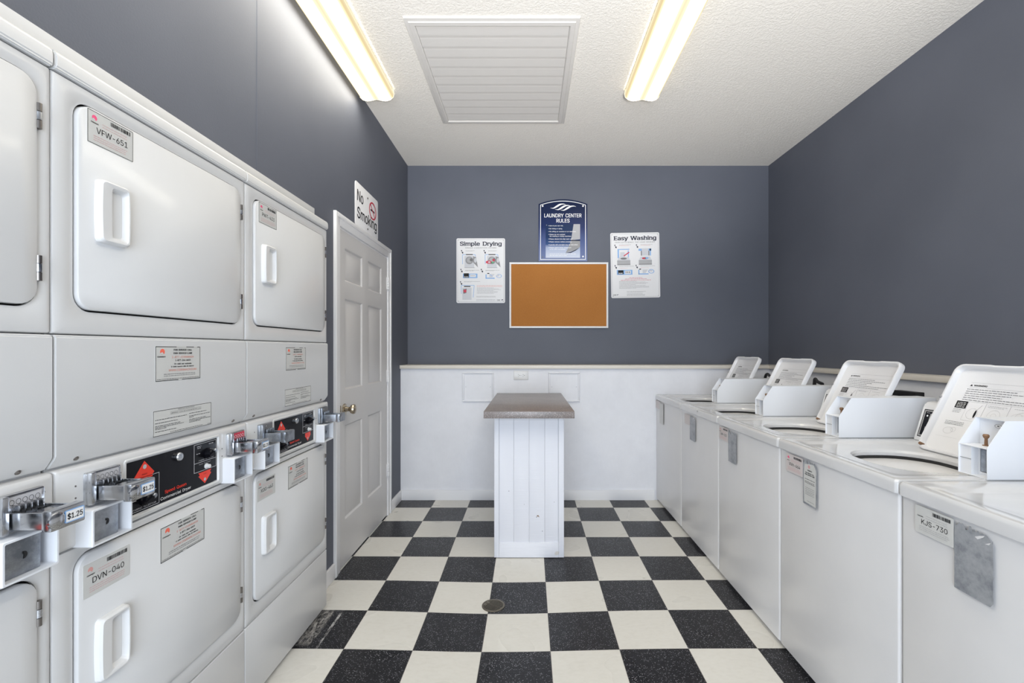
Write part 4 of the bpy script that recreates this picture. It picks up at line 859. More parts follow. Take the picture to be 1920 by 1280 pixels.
    lathe(bm, c, d, [(-.001, .007), (.003, .007), (.005, .004), (.0051, 0)], 16); obj('bumper', bm, M['midgrey'], lid)
    bm = bmesh.new(); c = lidf(.177, .23, .004); d = lidf(.177, .23, .009)-c
    lathe(bm, c, d, [(-.001, .006), (.003, .006), (.005, .003), (.0051, 0)], 12); obj('bumper', bm, M['midgrey'], lid)
    # sloping console
    bm = bmesh.new()
    cs = [(.570, .926), (.574, .940), (.616, 1.076), (.624, 1.088), (.640, 1.094), (.700, 1.094), (.708, 1.085), (.710, .926)]
    prism(bm, cs, .034, .575, b=.005)
    con = obj('control_console', bm, M['enamel_lid'], root, smooth=40)
    ang = math.atan2(.042, .136)
    fc = lambda u, v, d: V(.050+u, .574 + v*math.sin(ang) - d*math.cos(ang), .940 + v*math.cos(ang) + d*math.sin(ang))
    D = Print(fc)
    D.plate(0, .30, .006, .128, 'fascia', .003)
    D.frame(.004, .296, .010, .124, .0012, 'white'); D.frame(.0075, .2925, .0135, .1205, .0012, 'white')
    D.rect(.035, .095, .078, .110, 'midgrey'); D.frame(.035, .095, .078, .110, .0008, 'white', 2)
    D.disc(.022, .100, .004, 'white'); D.words(.016, .030, .112, .003, 'grey'); D.disc(.034, .060, .0025, 'white'); D.words(.03, .045, .05, .003, 'grey')
    for i in range(4):
        for j in range(2):
            u, v = .026+.062*i, .020+.018*j
            D.frame(u, u+.026, v, v+.014, .001, 'white'); D.disc(u+.013, v+.007, .004, 'grey', 2); D.words(u+.03, u+.052, v+.006, .003, 'grey')
    D.make('control_fascia', con)
    # coin meter case
    bm = bmesh.new(); c0, c1 = .573, .668; yf, yb = .272, .704; zb = .9275; t = .0016
    prof = [(yf, zb), (yf, 1.021), (yf+.056, 1.104), (yb, 1.104), (yb, zb)]
    prism(bm, prof, c0, c0+t); prism(bm, prof, c1-t, c1)
    box(bm, c0+t, c1-t, yf+.056, yb, 1.1024, 1.104)                       # lid sheet
    box(bm, c0+t, c1-t, yb-.002, yb, zb, 1.1024)
    box(bm, c0+t, c1-t, yf+.001, yf+.075, 1.0180, 1.0198)                 # shelf
    box(bm, c0+t, c1-t, yf+.068, yf+.070, 1.0198, 1.1024)                 # back of upper pocket
    box(bm, c0+t, c0+.038, yf+.006, yf+.008, zb+.002, 1.018)              # filler beside the vault
    box(bm, c0+t, c0+.038, yf+.0045, yf+.006, .9765, .9775, 1)
    box(bm, c0+.036, c0+.038, yf+.008, yf+.034, zb+.002, 1.018)
    box(bm, c0+t, c1-t, yf+.034, yf+.036, zb+.002, 1.018)
    box(bm, c0+t, c1-t, yf+.002, yf+.034, zb, zb+.002)
    box(bm, c0+.038, c0+.044, yf+.028, yf+.034, zb+.002, 1.018); box(bm, c0+.044, c1-t, yf+.028, yf+.034, zb+.002, zb+.012)
    case = obj('coin_meter_case', bm, [M['case'], M['greyink']], root, smooth=0)
    bm = bmesh.new(); slab(bm, c0+.046, c1-.003, zb+.014, 1.010, -(yf+.034), -(yf+.028), .001, .001)
    obj('vault_door', bm, M['galv'], case)
    bm = bmesh.new(); k = V(c0+.046, yf+.045, 1.0198)
    lathe(bm, k, (0, 0, 1), [(0, .009), (.002, .009), (.003, .0045), (.022, .004), (.026, .007), (.032, .0085), (.036, .006), (.0365, 0)], 14)
    box(bm, k.x-.009, k.x+.009, k.y-.002, k.y+.002, 1.048, 1.055, 0, .001)
    obj('coin_chute', bm, M['rust'], case)
    D = Print(lambda u, v, d: V(c0+.062+u, yf+.068-d, 1.083+v)); D.disc(0, 0, .006, 'white', 1, rx=.011); D.ring(0, 0, .006, .0008, 'greyink', 2, rx=.011); D.disc(0, 0, .002, 'greyink', 2, rx=.004)
    D.make('maker_badge', case)
    # stickers on the front
    F0 = -.0035
    def torn(u0, v0, w_, h_, matk, nm, lab, rnd, holes=False, text=False):
        D = Print(lambda u, v, d: V(u0+u, -(F0+d), v0+v)); top = []
        k = 22
        for i in range(k+1): top.append((w_*(1-i/k) + rnd.uniform(-.0008, .0008), h_ - min(1, h_/.15)*(rnd.random()*.012*(1+.8*math.sin(i*.9)) + (.006 if i % 5 < 2 else 0))))
        right = [(w_ + rnd.uniform(-.0010, .0004), h_*.7*j/12) for j in range(1, 12)]
        pts = [(0, 0), (w_*.93, -.001)] + right + top + [(rnd.uniform(-.0004, .0006), h_*.7*(1-j/10)) for j in range(1, 10)]
        D.poly(pts, matk, 0)
        if holes:
            D.poly([(w_*.55, h_-.022), (w_*.66, h_-.016), (w_*.80, h_-.010), (w_*.76, h_-.016), (w_*.62, h_-.026)], 'enamel_w', 1)
            D.poly([(w_*.80, h_-.030), (w_*.95, h_-.021), (w_*.90, h_-.029)], 'enamel_w', 1)
        if text:
            D.poly([(.008, .008), (w_-.008, .006), (w_-.006, h_-.03), (w_-.02, h_-.012), (w_*.5, h_-.014), (.012, h_-.02), (.006, h_-.06)], 'stick', 1)
            D.disc(w_*.45, h_-.026, .007, 'pinkink', 2)
            D.text('COINMACH', w_*.5, h_-.043, .0045, 'ink', w=.030, bold=.02)
            D.text('FOR SERVICE CALL', w_*.5, h_-.054, .0045, 'ink', w=.058, bold=.02); D.text('PARA SERVICIO LLAME', w_*.5, h_-.061, .0045, 'ink', w=.062, bold=.02)
            for i, v in enumerate((.078, .088, .093)): D.words(w_*.15, w_*.85, h_-v, .0028, 'ink')
            for v in (.112, .119, .126, .132, .138): D.words(w_*.18, w_*.82, h_-v, .0022, 'greyink')
            D.words(w_*.3, w_*.8, .016, .002, 'greyink')
        D.make(nm, cab, label=lab)
    rnd = random.Random(int(yfar*100))
    if code: id_sticker(cab, .060+off, .800, code, F0, logo, stickmat, edge=False, w=.121, h=.076, barcode=bc, shade='pinkink' if stickmat == 'stickp' else 'lightink')
    if patch == 'plain': torn(.183+off, .700, .102, .176, 'foil', 'worn_sticker', 'bare silver foil left by a peeled sticker', rnd, holes=(yfar < 2))
    if patch == 'print': torn(.183, .700, .092, .180, 'foil', 'worn_sticker', 'frayed service sticker', rnd, text=True)
    if patch == 'torn':
        torn(.088, .795, .112, .076, 'stickp', 'torn_sticker', 'torn pinkish sticker', rnd)
        torn(.198, .700, .105, .172, 'foil', 'worn_sticker', 'bare silver foil left by a peeled sticker', rnd, holes=True)
    if patch == 'pale':
        torn(.008, .812, .118, .070, 'stickp', 'torn_sticker', 'faded pinkish sticker', rnd)
        torn(.125, .695, .108, .185, 'stick', 'worn_sticker', 'pale grey service sticker', rnd)
    return root
washer(4.082, 'farthest white top-load washer, touching the back wall, lid raised', None, 'pale')
washer(3.411, 'white washer second from the back wall with a torn foil patch and chipped top edge', None, 'torn')
washer(2.740, 'white top-load washer, middle of the row, plain foil strip beside its small sticker', 'LNP-030', 'plain', 'stickp', off=-.038)
washer(2.069, 'white top-load washer with VVH-664 sticker and frayed service sticker', 'VVH-664', 'print', 'stickp', 'pink')
washer(1.398, 'nearest white top-load washer with KJS-730 sticker, cut off by the right edge', 'KJS-730', 'plain', 'stick', 'stick', True)

# supply hoses and boxes behind the washers
for (y, z, lab) in ((2.55, 1.055, 'black supply box on the wall behind the middle washer'),):
    bm = bmesh.new(); box(bm, 2.07, 2.118, y-.06, y+.10, z, z+.035, 0, .003)
    tag(obj('supply_box', bm, M['black']), lab, 'box')
for (y, lab) in ((3.30, 'black hose arching behind the second washer from the back wall'), (3.95, 'black hose arching behind the farthest washer')):
    bm = bmesh.new()
    tube(bm, smoothpath([(1.86, y-.22, .0), (1.86, y-.22, .85), (1.90, y-.20, 1.07), (1.98, y-.08, 1.115), (2.06, y+.02, 1.09), (2.117, y+.05, 1.07)]), .011)
    tag(obj('supply_hose', bm, M['black']), lab, 'hose')

# ------------------------------------------------------------------ counter
root = empty('folding_counter', (0, 2.96, 0), 0, label='narrow white counter with a dark speckled top, standing out from the back wall', cat='counter')
bm = bmesh.new(); box(bm, -.219, .219, .008, 1.108, 0, .898)
for i, (a, b) in enumerate(((-.190, -.098), (-.098, 0), (0, .100), (.100, .186))):
    slab(bm, a+.0004, b-.0004, .09, .897, -.009, .0, .0002, .0013)
obj('base', bm, M['board'], root, smooth=25)
for x0, x1 in ((-.2215, -.191), (.187, .2215)):
    bm = bmesh.new(); box(bm, x0, x1, -.008, .03, 0, .897, 0, .002); obj('corner_board', bm, M['board'], root)
bm = bmesh.new(); box(bm, -.1905, .1865, -.009, .0075, 0, .092, 0, .002); obj('base_board', bm, M['board'], root)
bm = bmesh.new(); box(bm, -.279, .279, -.112, 1.098, .898, .940, 0, .0015)
obj('countertop', bm, M['lam'], root)
D = Print(lambda u, v, d: V(u, -.001-d, v))
for (u, v, r, k) in ((.056, .262, .006, 'rust'), (.048, .255, .004, 'midgrey'), (.062, .256, .003, 'rust'), (-.128, .42, .003, 'greyink'), (.085, .165, .004, 'lightink'), (.16, .35, .0025, 'lightink'), (-.03, .335, .003, 'lightink')):
    a = random.random(); D.poly([(u + r*random.uniform(.6, 1.5)*math.cos(t*PI/4+a), v + r*random.uniform(.5, 1)*math.sin(t*PI/4+a)) for t in range(8)], k, 0)
D.make('chipped_paint', root)

# access panels and outlet on the lower back wall
for (x0, x1, lab) in ((-.5855, -.309, 'square framed access panel left of the outlet'), (.169, .445, 'square framed access panel right of the outlet')):
    r_ = empty('access_panel', ((x0+x1)/2, YW, .861), label=lab, cat='panel', group='access panels on the lower back wall')
    hw = (x1-x0)/2; bm = bmesh.new(); t = .016
    for a, b, c, d in ((-hw, hw, 0, t), (-hw, hw, .262-t, .262), (-hw, -hw+t, t, .262-t), (hw-t, hw, t, .262-t)): slab(bm, a, b, c, d, 0, .014, .0005, .007)
    obj('frame', bm, M['wains'], r_)
    bm = bmesh.new(); box(bm, -hw+t, hw-t, -.003, 0, t, .262-t); obj('panel_door', bm, M['wains'], r_)
    for a in (-1, 1):
        bm = bmesh.new(); lathe(bm, (a*(hw-.03), -.003, .131), (0, -1, 0), [(0, .003), (.001, .003), (.0012, 0)], 10); obj('screw', bm, M['lightink'], r_)
r_ = empty('wall_outlet', (-.0705, YW, 1.053), label='white double electrical outlet on its side between two framed panels', cat='outlet')
bm = bmesh.new(); slab(bm, -.064, .064, 0, .080, 0, .006, .003, .0045); obj('cover_plate', bm, M['plastic'], r_)
for c in (-.021, .021):
    bm = bmesh.new(); loft(bm, [[V(c + .017*math.cos(a)*(1 if abs(math.cos(a)) < .8 else .92), -.006-dd, .040+.015*math.sin(a)) for a in [2*PI*i/24 for i in range(24)]] for dd in (0, .0015)])
    s = obj('socket', bm, M['plastic'], r_)
    D = Print(lambda u, v, d: V(u, -.0075-d, v), base=.0002)
    D.rect(c-.007, c+.003, .046, .048, 'ink'); D.rect(c-.007, c+.001, .032, .034, 'ink'); D.disc(c+.009, .040, .0028, 'ink'); D.make('slots', s)
bm = bmesh.new(); lathe(bm, (0, -.006, .040), (0, -1, 0), [(0, .003), (.001, .003), (.0012, 0)], 10); obj('screw', bm, M['lightink'], r_)

# ------------------------------------------------------------------ back wall signs
r_ = empty('cork_board', (.276, YB, 1.519), label='cork notice board in a white frame, hung below the blue rules sign', cat='notice board')
bm = bmesh.new(); hw = .459; t = .017
for a, b, c, d in ((-hw, hw, 0, t), (-hw, hw, .610-t, .610), (-hw, -hw+t, t, .610-t), (hw-t, hw, t, .610-t)): slab(bm, a, b, c, d, 0, .018, .001, .003)
obj('frame', bm, M['signw'], r_)
bm = bmesh.new(); box(bm, -hw+t, hw-t, -.010, 0, t, .610-t); obj('cork_sheet', bm, M['cork'], r_)

def poster_common(D, w, h, title, sub, wt, ws):
    D.plate(0, w, 0, h, 'signw', .014)
    t = .0014
    D.frame(.010, w-.010, .010, h-.010, t, 'greyink', 1)
    D.text(title, w/2, h-.068, .036, 'navy', 2, w=wt, serif=True)
    # slab serifs hint on the title's foot and head
    D.text(sub, w/2, h-.094, .0105, 'greyink', 2, w=ws)
def pointer(D, u, v):
    D.poly([(u-.013, v+.018), (u-.004, v+.022), (u+.004, v+.002), (u+.010, v+.003), (u+.007, v-.014), (u-.005, v-.006), (u-.002, v-.004)], 'navy'); D.disc(u-.002, v+.008, .004, 'signw', 2)
def wires(D, pts):
    for a, b in zip(pts, pts[1:]): D.line(a, b, .0045, 'cyan', 1)
root = empty('instruction_poster', (-.675, YB-.004, 1.752), label='white dryer instruction poster headed Simple Drying, left of the cork board', cat='poster')
w_, h_ = .452, .601
D = Print(base=.0025, step=.0005)
poster_common(D, w_, h_, 'Simple Drying', 'SINGLE-LOAD/STACK DRYERS', .385, .29)
for u in (.07, .28):
    y = h_-.295
    pointer(D, u-.016, h_-.13)
    D.words(u+.015, u+.10, h_-.116, .003, 'greyink'); D.words(u+.015, u+.085, h_-.122, .003, 'lightink')
    wires(D, [(u-.012, h_-.24), (u-.014, h_-.152), (u+.105, h_-.152), (u+.108, h_-.19)])
    D.rect(u+.018, u+.082, h_-.155, h_-.147, 'ink', 2)
    D.rect(u+.005, u+.095, y+.02, h_-.165, 'silverp', 1); D.rect(u+.005, u+.10, y+.020, y+.023, 'midgrey', 2)
    D.disc(u+.05, h_-.205, .036, 'midgrey', 2); D.disc(u+.052, h_-.202, .026, 'lightink', 3); D.disc(u+.068, h_-.200, .015, 'greyink', 4)
    D.poly([(u+.085, h_-.168), (u+.112, h_-.175), (u+.13, h_-.27), (u+.085, h_-.225)], 'midgrey', 5); D.disc(u+.106, h_-.205, .022, 'silverp', 6, rx=.012)
    if u > .2:
        D.disc(u+.02, h_-.222, .014, 'crimson', 7, rx=.028); D.disc(u+.066, h_-.203, .011, 'crimson', 7); D.disc(u+.055, h_-.225, .007, 'green', 7, rx=.016); D.disc(u+.025, h_-.222, .007, 'silverp', 8, rx=.012)
for u, k in ((.06, 0), (.25, 1)):
    pointer(D, u-.012, h_-.305)
    D.words(u+.02, u+.15, h_-.297, .003, 'greyink'); D.words(u+.02, u+.10, h_-.303, .003, 'greyink')
    if k == 0:
        D.rect(u, u+.135, h_-.370, h_-.328, 'cyan'); D.rect(u+.008, u+.055, h_-.366, h_-.325, 'ink', 2); D.rect(u+.065, u+.12, h_-.36, h_-.335, 'signw', 2)
        for i in range(3): D.disc(u+.017+i*.014, h_-.358, .0045, 'signw', 3); D.words(u+.072+i*.014, u+.080+i*.014, h_-.35, .006, 'ink', 3)
    else:
        D.rect(u+.02, u+.105, h_-.376, h_-.366, 'cyan'); D.rect(u+.02, u+.03, h_-.366, h_-.335, 'cyan'); D.rect(u+.036, u+.056, h_-.330, h_-.322, 'ink')
        D.poly([(u+.055, h_-.332), (u+.105, h_-.332), (u+.08, h_-.362), (u+.055, h_-.362)], 'silverp', 2); D.line((u+.06, h_-.335), (u+.085, h_-.355), .004, 'cyan', 3)
        D.ring(u+.145, h_-.350, .018, .004, 'cyan', 2, rx=.026); D.disc(u+.135, h_-.345, .009, 'silverp', 3, rx=.014)
pointer(D, .044, h_-.42); D.words(.07, .22, h_-.402, .003, 'greyink'); D.words(.07, .14, h_-.408, .003, 'lightink')
wires(D, [(.046, h_-.515), (.044, h_-.437), (.165, h_-.437), (.155, h_-.55)])
D.rect(.07, .13, h_-.452, h_-.443, 'ink', 2); D.rect(.055, .14, .030, h_-.46, 'silverp', 1)
D.poly([(.062, h_-.475), (.095, h_-.468), (.092, h_-.508), (.064, h_-.515)], 'greyink', 3); D.disc(.08, h_-.49, .014, 'crimson', 4)
for v in (.435, .445): D.words(.19, .425, h_-v-.005, .0042, 'redink')
for i in range(7): D.words(.19, .42 if i % 3 else .38, h_-.462-i*.0085, .003, 'greyink', rag=.2)
for v in (.062, .054, .030, .022): D.words(.185, .37, v, .003, 'greyink', rag=.1)
D.text('CSC', .392, .020, .012, 'ink', w=.032, bold=.03); D.poly([(.420, .020), (.436, .034), (.420, .034)], 'navy')
for u, v in ((.018, .018), (w_-.018, .018), (.018, h_-.018), (w_-.018, h_-.018)): D.disc(u, v, .003, 'midgrey', 2)
D.make('printed_sheet', root)

root = empty('instruction_poster', (.765, YB-.004, 1.797), label='white washer instruction poster headed Easy Washing, right of the cork board', cat='poster')
root.rotation_euler = (0, math.radians(-1.0), 0)
w_, h_ = .455, .605
D = Print(base=.0025, step=.0005)
poster_common(D, w_, h_, 'Easy Washing', 'HIGH-EFFICIENCY TOP LOAD WASHER', .395, .37)
for u, k in ((.06, 0), (.26, 1)):
    pointer(D, u-.012, h_-.13); D.words(u+.02, u+.13, h_-.113, .003, 'greyink'); D.words(u+.02, u+.11, h_-.12, .003, 'redink')
    if k == 0:
        D.rect(u+.005, u+.115, h_-.158, h_-.150, 'cyan'); D.rect(u+.005, u+.018, h_-.235, h_-.158, 'cyan'); D.rect(u+.10, u+.110, h_-.235, h_-.165, 'cyan')
        D.poly([(u+.03, h_-.18), (u+.07, h_-.18), (u+.075, h_-.228), (u+.025, h_-.228)], 'silverp', 2)
        D.poly([(u+.11, h_-.178), (u+.06, h_-.212), (u+.064, h_-.220), (u+.115, h_-.186)], 'crimson', 4)
    else:
        D.rect(u+.0, u+.12, h_-.170, h_-.150, 'cyan'); D.rect(u+.104, u+.115, h_-.215, h_-.150, 'cyan')
        D.rect(u+.03, u+.092, h_-.215, h_-.148, 'silverp', 2); D.rect(u+.022, u+.03, h_-.215, h_-.17, 'greyink', 2); D.rect(u+.092, u+.10, h_-.215, h_-.17, 'greyink', 2)
    D.poly([(u+.018, h_-.225), (u+.105, h_-.225), (u+.122, h_-.258), (u+.0, h_-.258)], 'silverp', 3)
    D.rect(u, u+.122, h_-.300, h_-.258, 'lightink', 3); D.rect(u, u+.122, h_-.262, h_-.258, 'midgrey', 4); D.rect(u, u+.122, h_-.300, h_-.290, 'midgrey', 4)
    D.disc(u+.06, h_-.240, .009, 'greyink', 4, rx=.03)
    if k: D.disc(u+.045, h_-.240, .008, 'crimson', 5, rx=.014); D.disc(u+.078, h_-.238, .008, 'cyan', 5, rx=.013)
for u, k in ((.055, 0), (.25, 1)):
    pointer(D, u-.008, h_-.320); D.words(u+.025, u+.16, h_-.312, .003, 'greyink'); D.words(u+.025, u+.10, h_-.328, .003, 'pinkink')
    if k == 0:
        D.rect(u, u+.145, h_-.390, h_-.345, 'cyan'); D.rect(u+.012, u+.062, h_-.384, h_-.348, 'ink', 2); D.rect(u+.075, u+.13, h_-.382, h_-.352, 'signw', 2)
        for i in range(3): D.disc(u+.022+i*.013, h_-.376, .005, 'signw', 3); D.rect(u+.082+i*.016, u+.089+i*.016, h_-.376, h_-.358, 'greyink', 3)
    else:
        D.rect(u+.005, u+.015, h_-.385, h_-.345, 'cyan'); D.rect(u+.005, u+.10, h_-.390, h_-.380, 'cyan'); D.rect(u+.014, u+.03, h_-.345, h_-.336, 'ink', 2)
        D.poly([(u+.045, h_-.345), (u+.095, h_-.345), (u+.07, h_-.378), (u+.045, h_-.378)], 'silverp', 2); D.ring(u+.125, h_-.362, .020, .005, 'cyan', 2, rx=.028); D.disc(u+.12, h_-.356, .008, 'silverp', 3, rx=.018)
for i, (a, b) in enumerate(((.17, .29), (.13, .33), (.09, .37))): D.words(a, b, h_-.420-i*.0115, .0048, 'crimson')
for i in range(9): D.words(.075, .36 if i % 4 else .25, h_-.452-i*.0082, .003, 'greyink', rag=.15)
for v in (.058, .050, .036, .028, .020): D.words(.145, .34, v, .003, 'greyink', rag=.25)
D.text('CSC', .034, .022, .012, 'ink', w=.032, bold=.03); D.poly([(.054, .022), (.068, .034), (.056, .034)], 'navy')
for u, v in ((.018, .018), (w_-.018, .018), (.018, h_-.018), (w_-.018, h_-.018)): D.disc(u, v, .003, 'midgrey', 2)
D.make('printed_sheet', root)

# blue rules sign
root = empty('rules_sign', (.089, YB-.004, 2.139), label='blue arched sign reading LAUNDRY CENTER RULES above the cork board', cat='sign')
w_, h_ = .452, .576; sh = .532
def arch(i):
    pts = [(i, i), (w_-i, i), (w_-i, sh-i*.6)]
    for k in range(1, 16):
        x = (w_-i) - (w_-2*i)*k/16; t = (x-w_/2)/(w_/2-i); pts.append((x, sh-i*.6 + (h_-sh-i*.4)*(1-t*t)))
    return pts + [(i, sh-i*.6)]
bm = bmesh.new(); loft(bm, [[V(a, 0, b) for a, b in arch(0)], [V(a, -.005, b) for a, b in arch(0)], [V(a, -.006, b) for a, b in arch(.001)]])
plate = obj('sign_plate', bm, M['rules'], root, smooth=0)
D = Print(lambda u, v, d: V(u, -.0062-d, v), base=.0003, step=.0004)
A, B = arch(.014), arch(.020)
for i in range(len(A)):
    j = (i+1) % len(A); D.poly([A[i], A[j], B[j], B[i]], 'white', 1)
# three wave strokes
def swoosh(ox, oy, s):
    top = smoothpath([(0, 0, 0), (.03, .002, 0), (.06, .022, 0), (.09, .038, 0), (.125, .040, 0), (.15, .030, 0)], 6)
    bot = smoothpath([(0, 0, 0), (.035, -.006, 0), (.072, .010, 0), (.098, .026, 0), (.125, .033, 0), (.15, .030, 0)], 6)
    for i in range(len(top)-1):
        D.poly([(ox+s*q.x, oy+s*q.y) for q in (bot[i], bot[i+1], top[i+1], top[i])] if 0 < i < len(top)-2 else [(ox+s*q.x, oy+s*q.y) for q in ((bot[i], bot[i+1], top[i+1]) if i == 0 else (bot[i], bot[i+1], top[i]))], 'white', 1)
swoosh(.105, .495, 1.0); swoosh(.150, .482, 1.0); swoosh(.200, .476, 1.0)
D.text('LAUNDRY CENTER', w_/2-.001, .408, .034, 'white', w=.345, bold=.012)
D.text('RULES', w_/2, .360, .034, 'white', w=.122, bold=.012)
D.rect(.065, .385, .032, .345, 'photo', 0)
D.poly([(.325, .345), (.385, .345), (.385, .205), (.300, .195)], 'lightink', .6)
D.poly([(.305, .200), (.385, .190), (.385, .135), (.345, .105), (.250, .078), (.268, .110)], 'midgrey', .8)
D.poly([(.305, .200), (.385, .195), (.385, .188), (.300, .190)], 'navy', 1); D.poly([(.245, .075), (.300, .078), (.345, .100), (.385, .130), (.345, .108), (.300, .088)], 'navy', 1)
lines = [('Use at your own risk.', .325), ('No tinting or dying.', .298), ('No sitting on counters or on machines.', .271),
         ('Please do not overload', .244), (None, .228), ('Please discard lint after each use.', .202), ('Please remove clothes promptly.', .176), ('Laundry left overnight may be discarded.', .149), ('Please report faulty equipment', .122), (None, .106)]
tot = {0: .125, 1: .118, 2: .245, 3: .142, 5: .215, 6: .205, 7: .262, 8: .20}
for i, (t, v) in enumerate(lines):
    if t: D.disc(.094, v+.005, .0028, 'white', 2, n=10); D.text(t, .102, v, .0095, 'white', align='L', w=tot[i], bold=.01)
D.text('the washing or drying machines.', .102, .228, .0095, 'white', align='L', w=.20, bold=.01)
D.text('to the office immediately.', .102, .106, .0095, 'white', align='L', w=.15, bold=.01)
D.words(.102, .345, .066, .006, 'white'); D.words(.102, .27, .052, .006, 'white')
for u, v in ((.037, .513), (w_-.040, .513), (w_-.040, .044)): D.disc(u, v, .008, 'white', 2)
D.disc(.037, .038, .006, 'greyink', 2)
for u, v in ((.074, .336), (.376, .336), (.074, .041), (.376, .041)): D.disc(u, v, .003, 'grey', 2)
D.make('sign_lettering', plate)

# no-smoking sign over the side door
root = empty('no_smoking_sign', (XL+.019, 3.01, 2.128), PI/2, label='white No Smoking sign leaning on top of the door frame', cat='sign')
w_, h_ = .457, .292
bm = bmesh.new(); slab(bm, 0, w_, 0, h_, -.0175, -.0145, .022, .001, n=6); plate = obj('sign_plate', bm, M['signw'], root)
D = Print(lambda u, v, d: V(u, .0145-d, v), base=.0003)
D.text('No', .035, .172, .072, 'ink', align='L', w=.110, bold=.012)
D.text('Smoking', .035, .060, .072, 'ink', align='L', w=.385, bold=.012)
cx, cz = .335, .185
D.ring(cx, cz, .062, .011, 'crimson', 3, 40, rx=.075)
D.line((cx-.048, cz+.040), (cx+.048, cz-.040), .010, 'crimson', 3)
D.rect(cx-.045, cx+.03, cz-.006, cz+.006, 'ink', 2); D.rect(cx+.033, cx+.042, cz-.006, cz+.006, 'ink', 2)
for k in range(6): D.line((cx+.036-.004*k, cz+.010+.007*k), (cx+.034-.004*k, cz+.014+.007*k), .003, 'ink', 2)
D.make('sign_lettering', plate)
for v in (.245, .030):
    bm = bmesh.new(); lathe(bm, (.232, .0145, v), (0, -1, 0), [(0, .007), (.002, .007), (.004, .004), (.0042, 0)], 14); obj('screw', bm, M['hinge'], plate)

# ------------------------------------------------------------------ ceiling
def lamp(cx, label, y0=.62, y1=3.07):
    r_ = empty('ceiling_light', (cx, (y0+y1)/2, ZC), label=label, cat='ceiling light', group='fluorescent wrap lights on the ceiling')
    L_ = (y1-y0)/2
    bm = bmesh.new(); box(bm, -.10, .10, -L_+.004, L_-.004, -.030, 0, 0, .002); obj('housing', bm, M['trim'], r_)
    prof = [(-.112, -.016), (-.114, -.030), (-.108, -.052), (-.090, -.068), (-.06, -.076), (-.03, -.072), (0, -.066), (.03, -.072), (.06, -.076), (.090, -.068), (.108, -.052), (.114, -.030), (.112, -.016)]
    bm = bmesh.new(); a = [bm.verts.new((x, -L_+.012, z)) for x, z in prof]; b = [bm.verts.new((x, L_-.012, z)) for x, z in prof]
    for i in range(len(prof)-1): bm.faces.new((a[i], b[i], b[i+1], a[i+1]))
    obj('diffuser', bm, M['glow'], r_, smooth=60)
    for s in (-1, 1):
        bm = bmesh.new(); y = s*(L_-.012)
        A = [V(x*1.02, y, z*1.03-.0005) for x, z in prof]; Bq = [V(x*.96, y+s*.012, z*.92) for x, z in prof]
        A = [V(-.110, y, -.001)] + A + [V(.110, y, -.001)]; Bq = [V(-.106, y+s*.012, -.001)] + Bq + [V(.106, y+s*.012, -.001)]
        loft(bm, [A, Bq]); obj('end_cap', bm, M['endcap'], r_)
M['endcap'] = mat('translucent_end_cap', '#f4ead0', .4)
P(M['endcap']).inputs['Emission Color'].default_value = lin('#ffeec0'); P(M['endcap']).inputs['Emission Strength'].default_value = .22
lamp(-1.002, 'long lit fluorescent ceiling light close to the left wall')
lamp(.742, 'long lit fluorescent ceiling light on the right side of the ceiling')
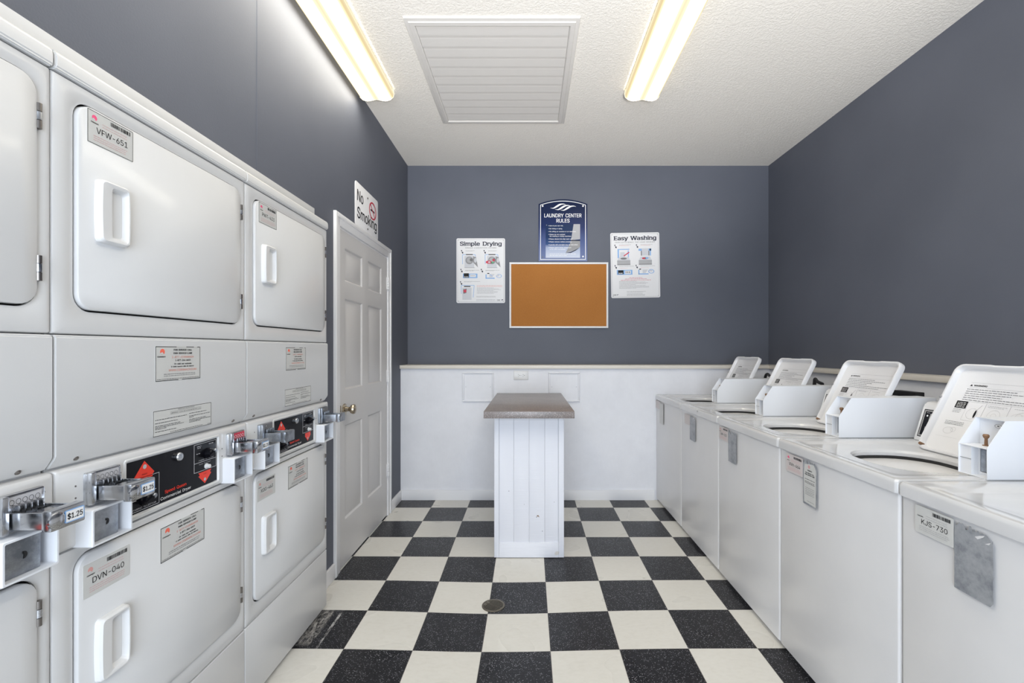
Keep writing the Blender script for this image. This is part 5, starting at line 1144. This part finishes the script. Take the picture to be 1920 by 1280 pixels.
# return-air grille
M['grille'] = mat('off_white_grille_paint', '#d0cdc9', .5)
r_ = empty('air_return_grille', (-.192, 2.945, ZC), label='white louvred return-air grille in the ceiling between the two lights', cat='vent')
hx, hy = .458, .560; t = .052; bm = bmesh.new()
def ringf(bm, loops):
    loft(bm, [[V(-a, -b, z), V(a, -b, z), V(a, b, z), V(-a, b, z)] for a, b, z in loops], cap0=False, cap1=False)
ringf(bm, [(hx, hy, 0), (hx-.003, hy-.003, -.010), (hx-.022, hy-.022, -.013), (hx-.024, hy-.024, -.018), (hx-t+.006, hy-t+.006, -.020), (hx-t, hy-t, -.016), (hx-t, hy-t, -.001)])
obj('frame', bm, M['grille'], r_, smooth=20)
ns = 11; span = 2*(hy-t)
for k in range(ns):
    y = -hy+t + span*(k+.5)/ns; p = span/ns; bm = bmesh.new()
    prism(bm, [(y+p*.49, -.0100), (y+p*.47, -.0125), (y+p*.30, -.0128), (y-p*.30, -.0095), (y-p*.492, -.0075), (y-p*.492, -.0045), (y+p*.48, -.006)], -hx+t+.001, hx-t-.001)
    obj('slat', bm, M['grille'], r_, smooth=0)
bm = bmesh.new(); box(bm, -hx+t, hx-t, -hy+t, hy-t, -.0012, -.0004); obj('backing', bm, M['midgrey'], r_)

# ------------------------------------------------------------------ floor drain
dx, dy = -.187, 2.435; dz = dip(dx, dy)
r_ = empty('floor_drain', (dx, dy, dz), label='round slotted metal drain in the checkered floor', cat='drain')
bm = bmesh.new(); R0 = .060; ang = math.radians(-32)
lathe(bm, (0, 0, -.001), (0, 0, 1), [(0, R0), (.004, R0), (.005, R0-.002), (.005, R0-.009), (.0035, R0-.010), (0, R0-.010)], 36)
def bar(bm, x0, x1, y0, y1):
    c, s = math.cos(ang), math.sin(ang)
    lo = [V(x*c-y*s, x*s+y*c, 0) for x, y in ((x0, y0), (x1, y0), (x1, y1), (x0, y1))]
    loft(bm, [[p + V(0, 0, .0006) for p in lo], [p + V(0, 0, .0040) for p in lo]])
bar(bm, -R0+.008, R0-.008, -.003, .003)
for k in range(-6, 7):
    x = k*.0082; ext = math.sqrt(max((R0-.007)**2-x*x, 0)); bar(bm, x-.0016, x+.0016, -ext, ext)
obj('grate', bm, mat('tarnished_drain_metal', '#7d766b', .45, .8), r_)
bm = bmesh.new(); cyl(bm, (0, 0, -.0004), (0, 0, .0008), R0-.004, seg=30); obj('drain_hole', bm, M['black'], r_)

# entrance doors behind the camera (glazed, daylight outside)
r_ = empty('door_2', ((EX0+EX1)/2, YR-.06, 0), kind='structure')
hw = (EX1-EX0)/2; bm = bmesh.new()
for a, b, c, d in ((-hw, -hw+.06, 0, EZ), (hw-.06, hw, 0, EZ), (-hw+.06, hw-.06, EZ-.06, EZ), (-.04, .04, 0, EZ-.06), (-hw+.06, -.04, 0, .12), (.04, hw-.06, 0, .12)):
    box(bm, a, b, -.03, .03, c, d, 0, .003)
obj('door_frame', bm, M['trim'], r_)
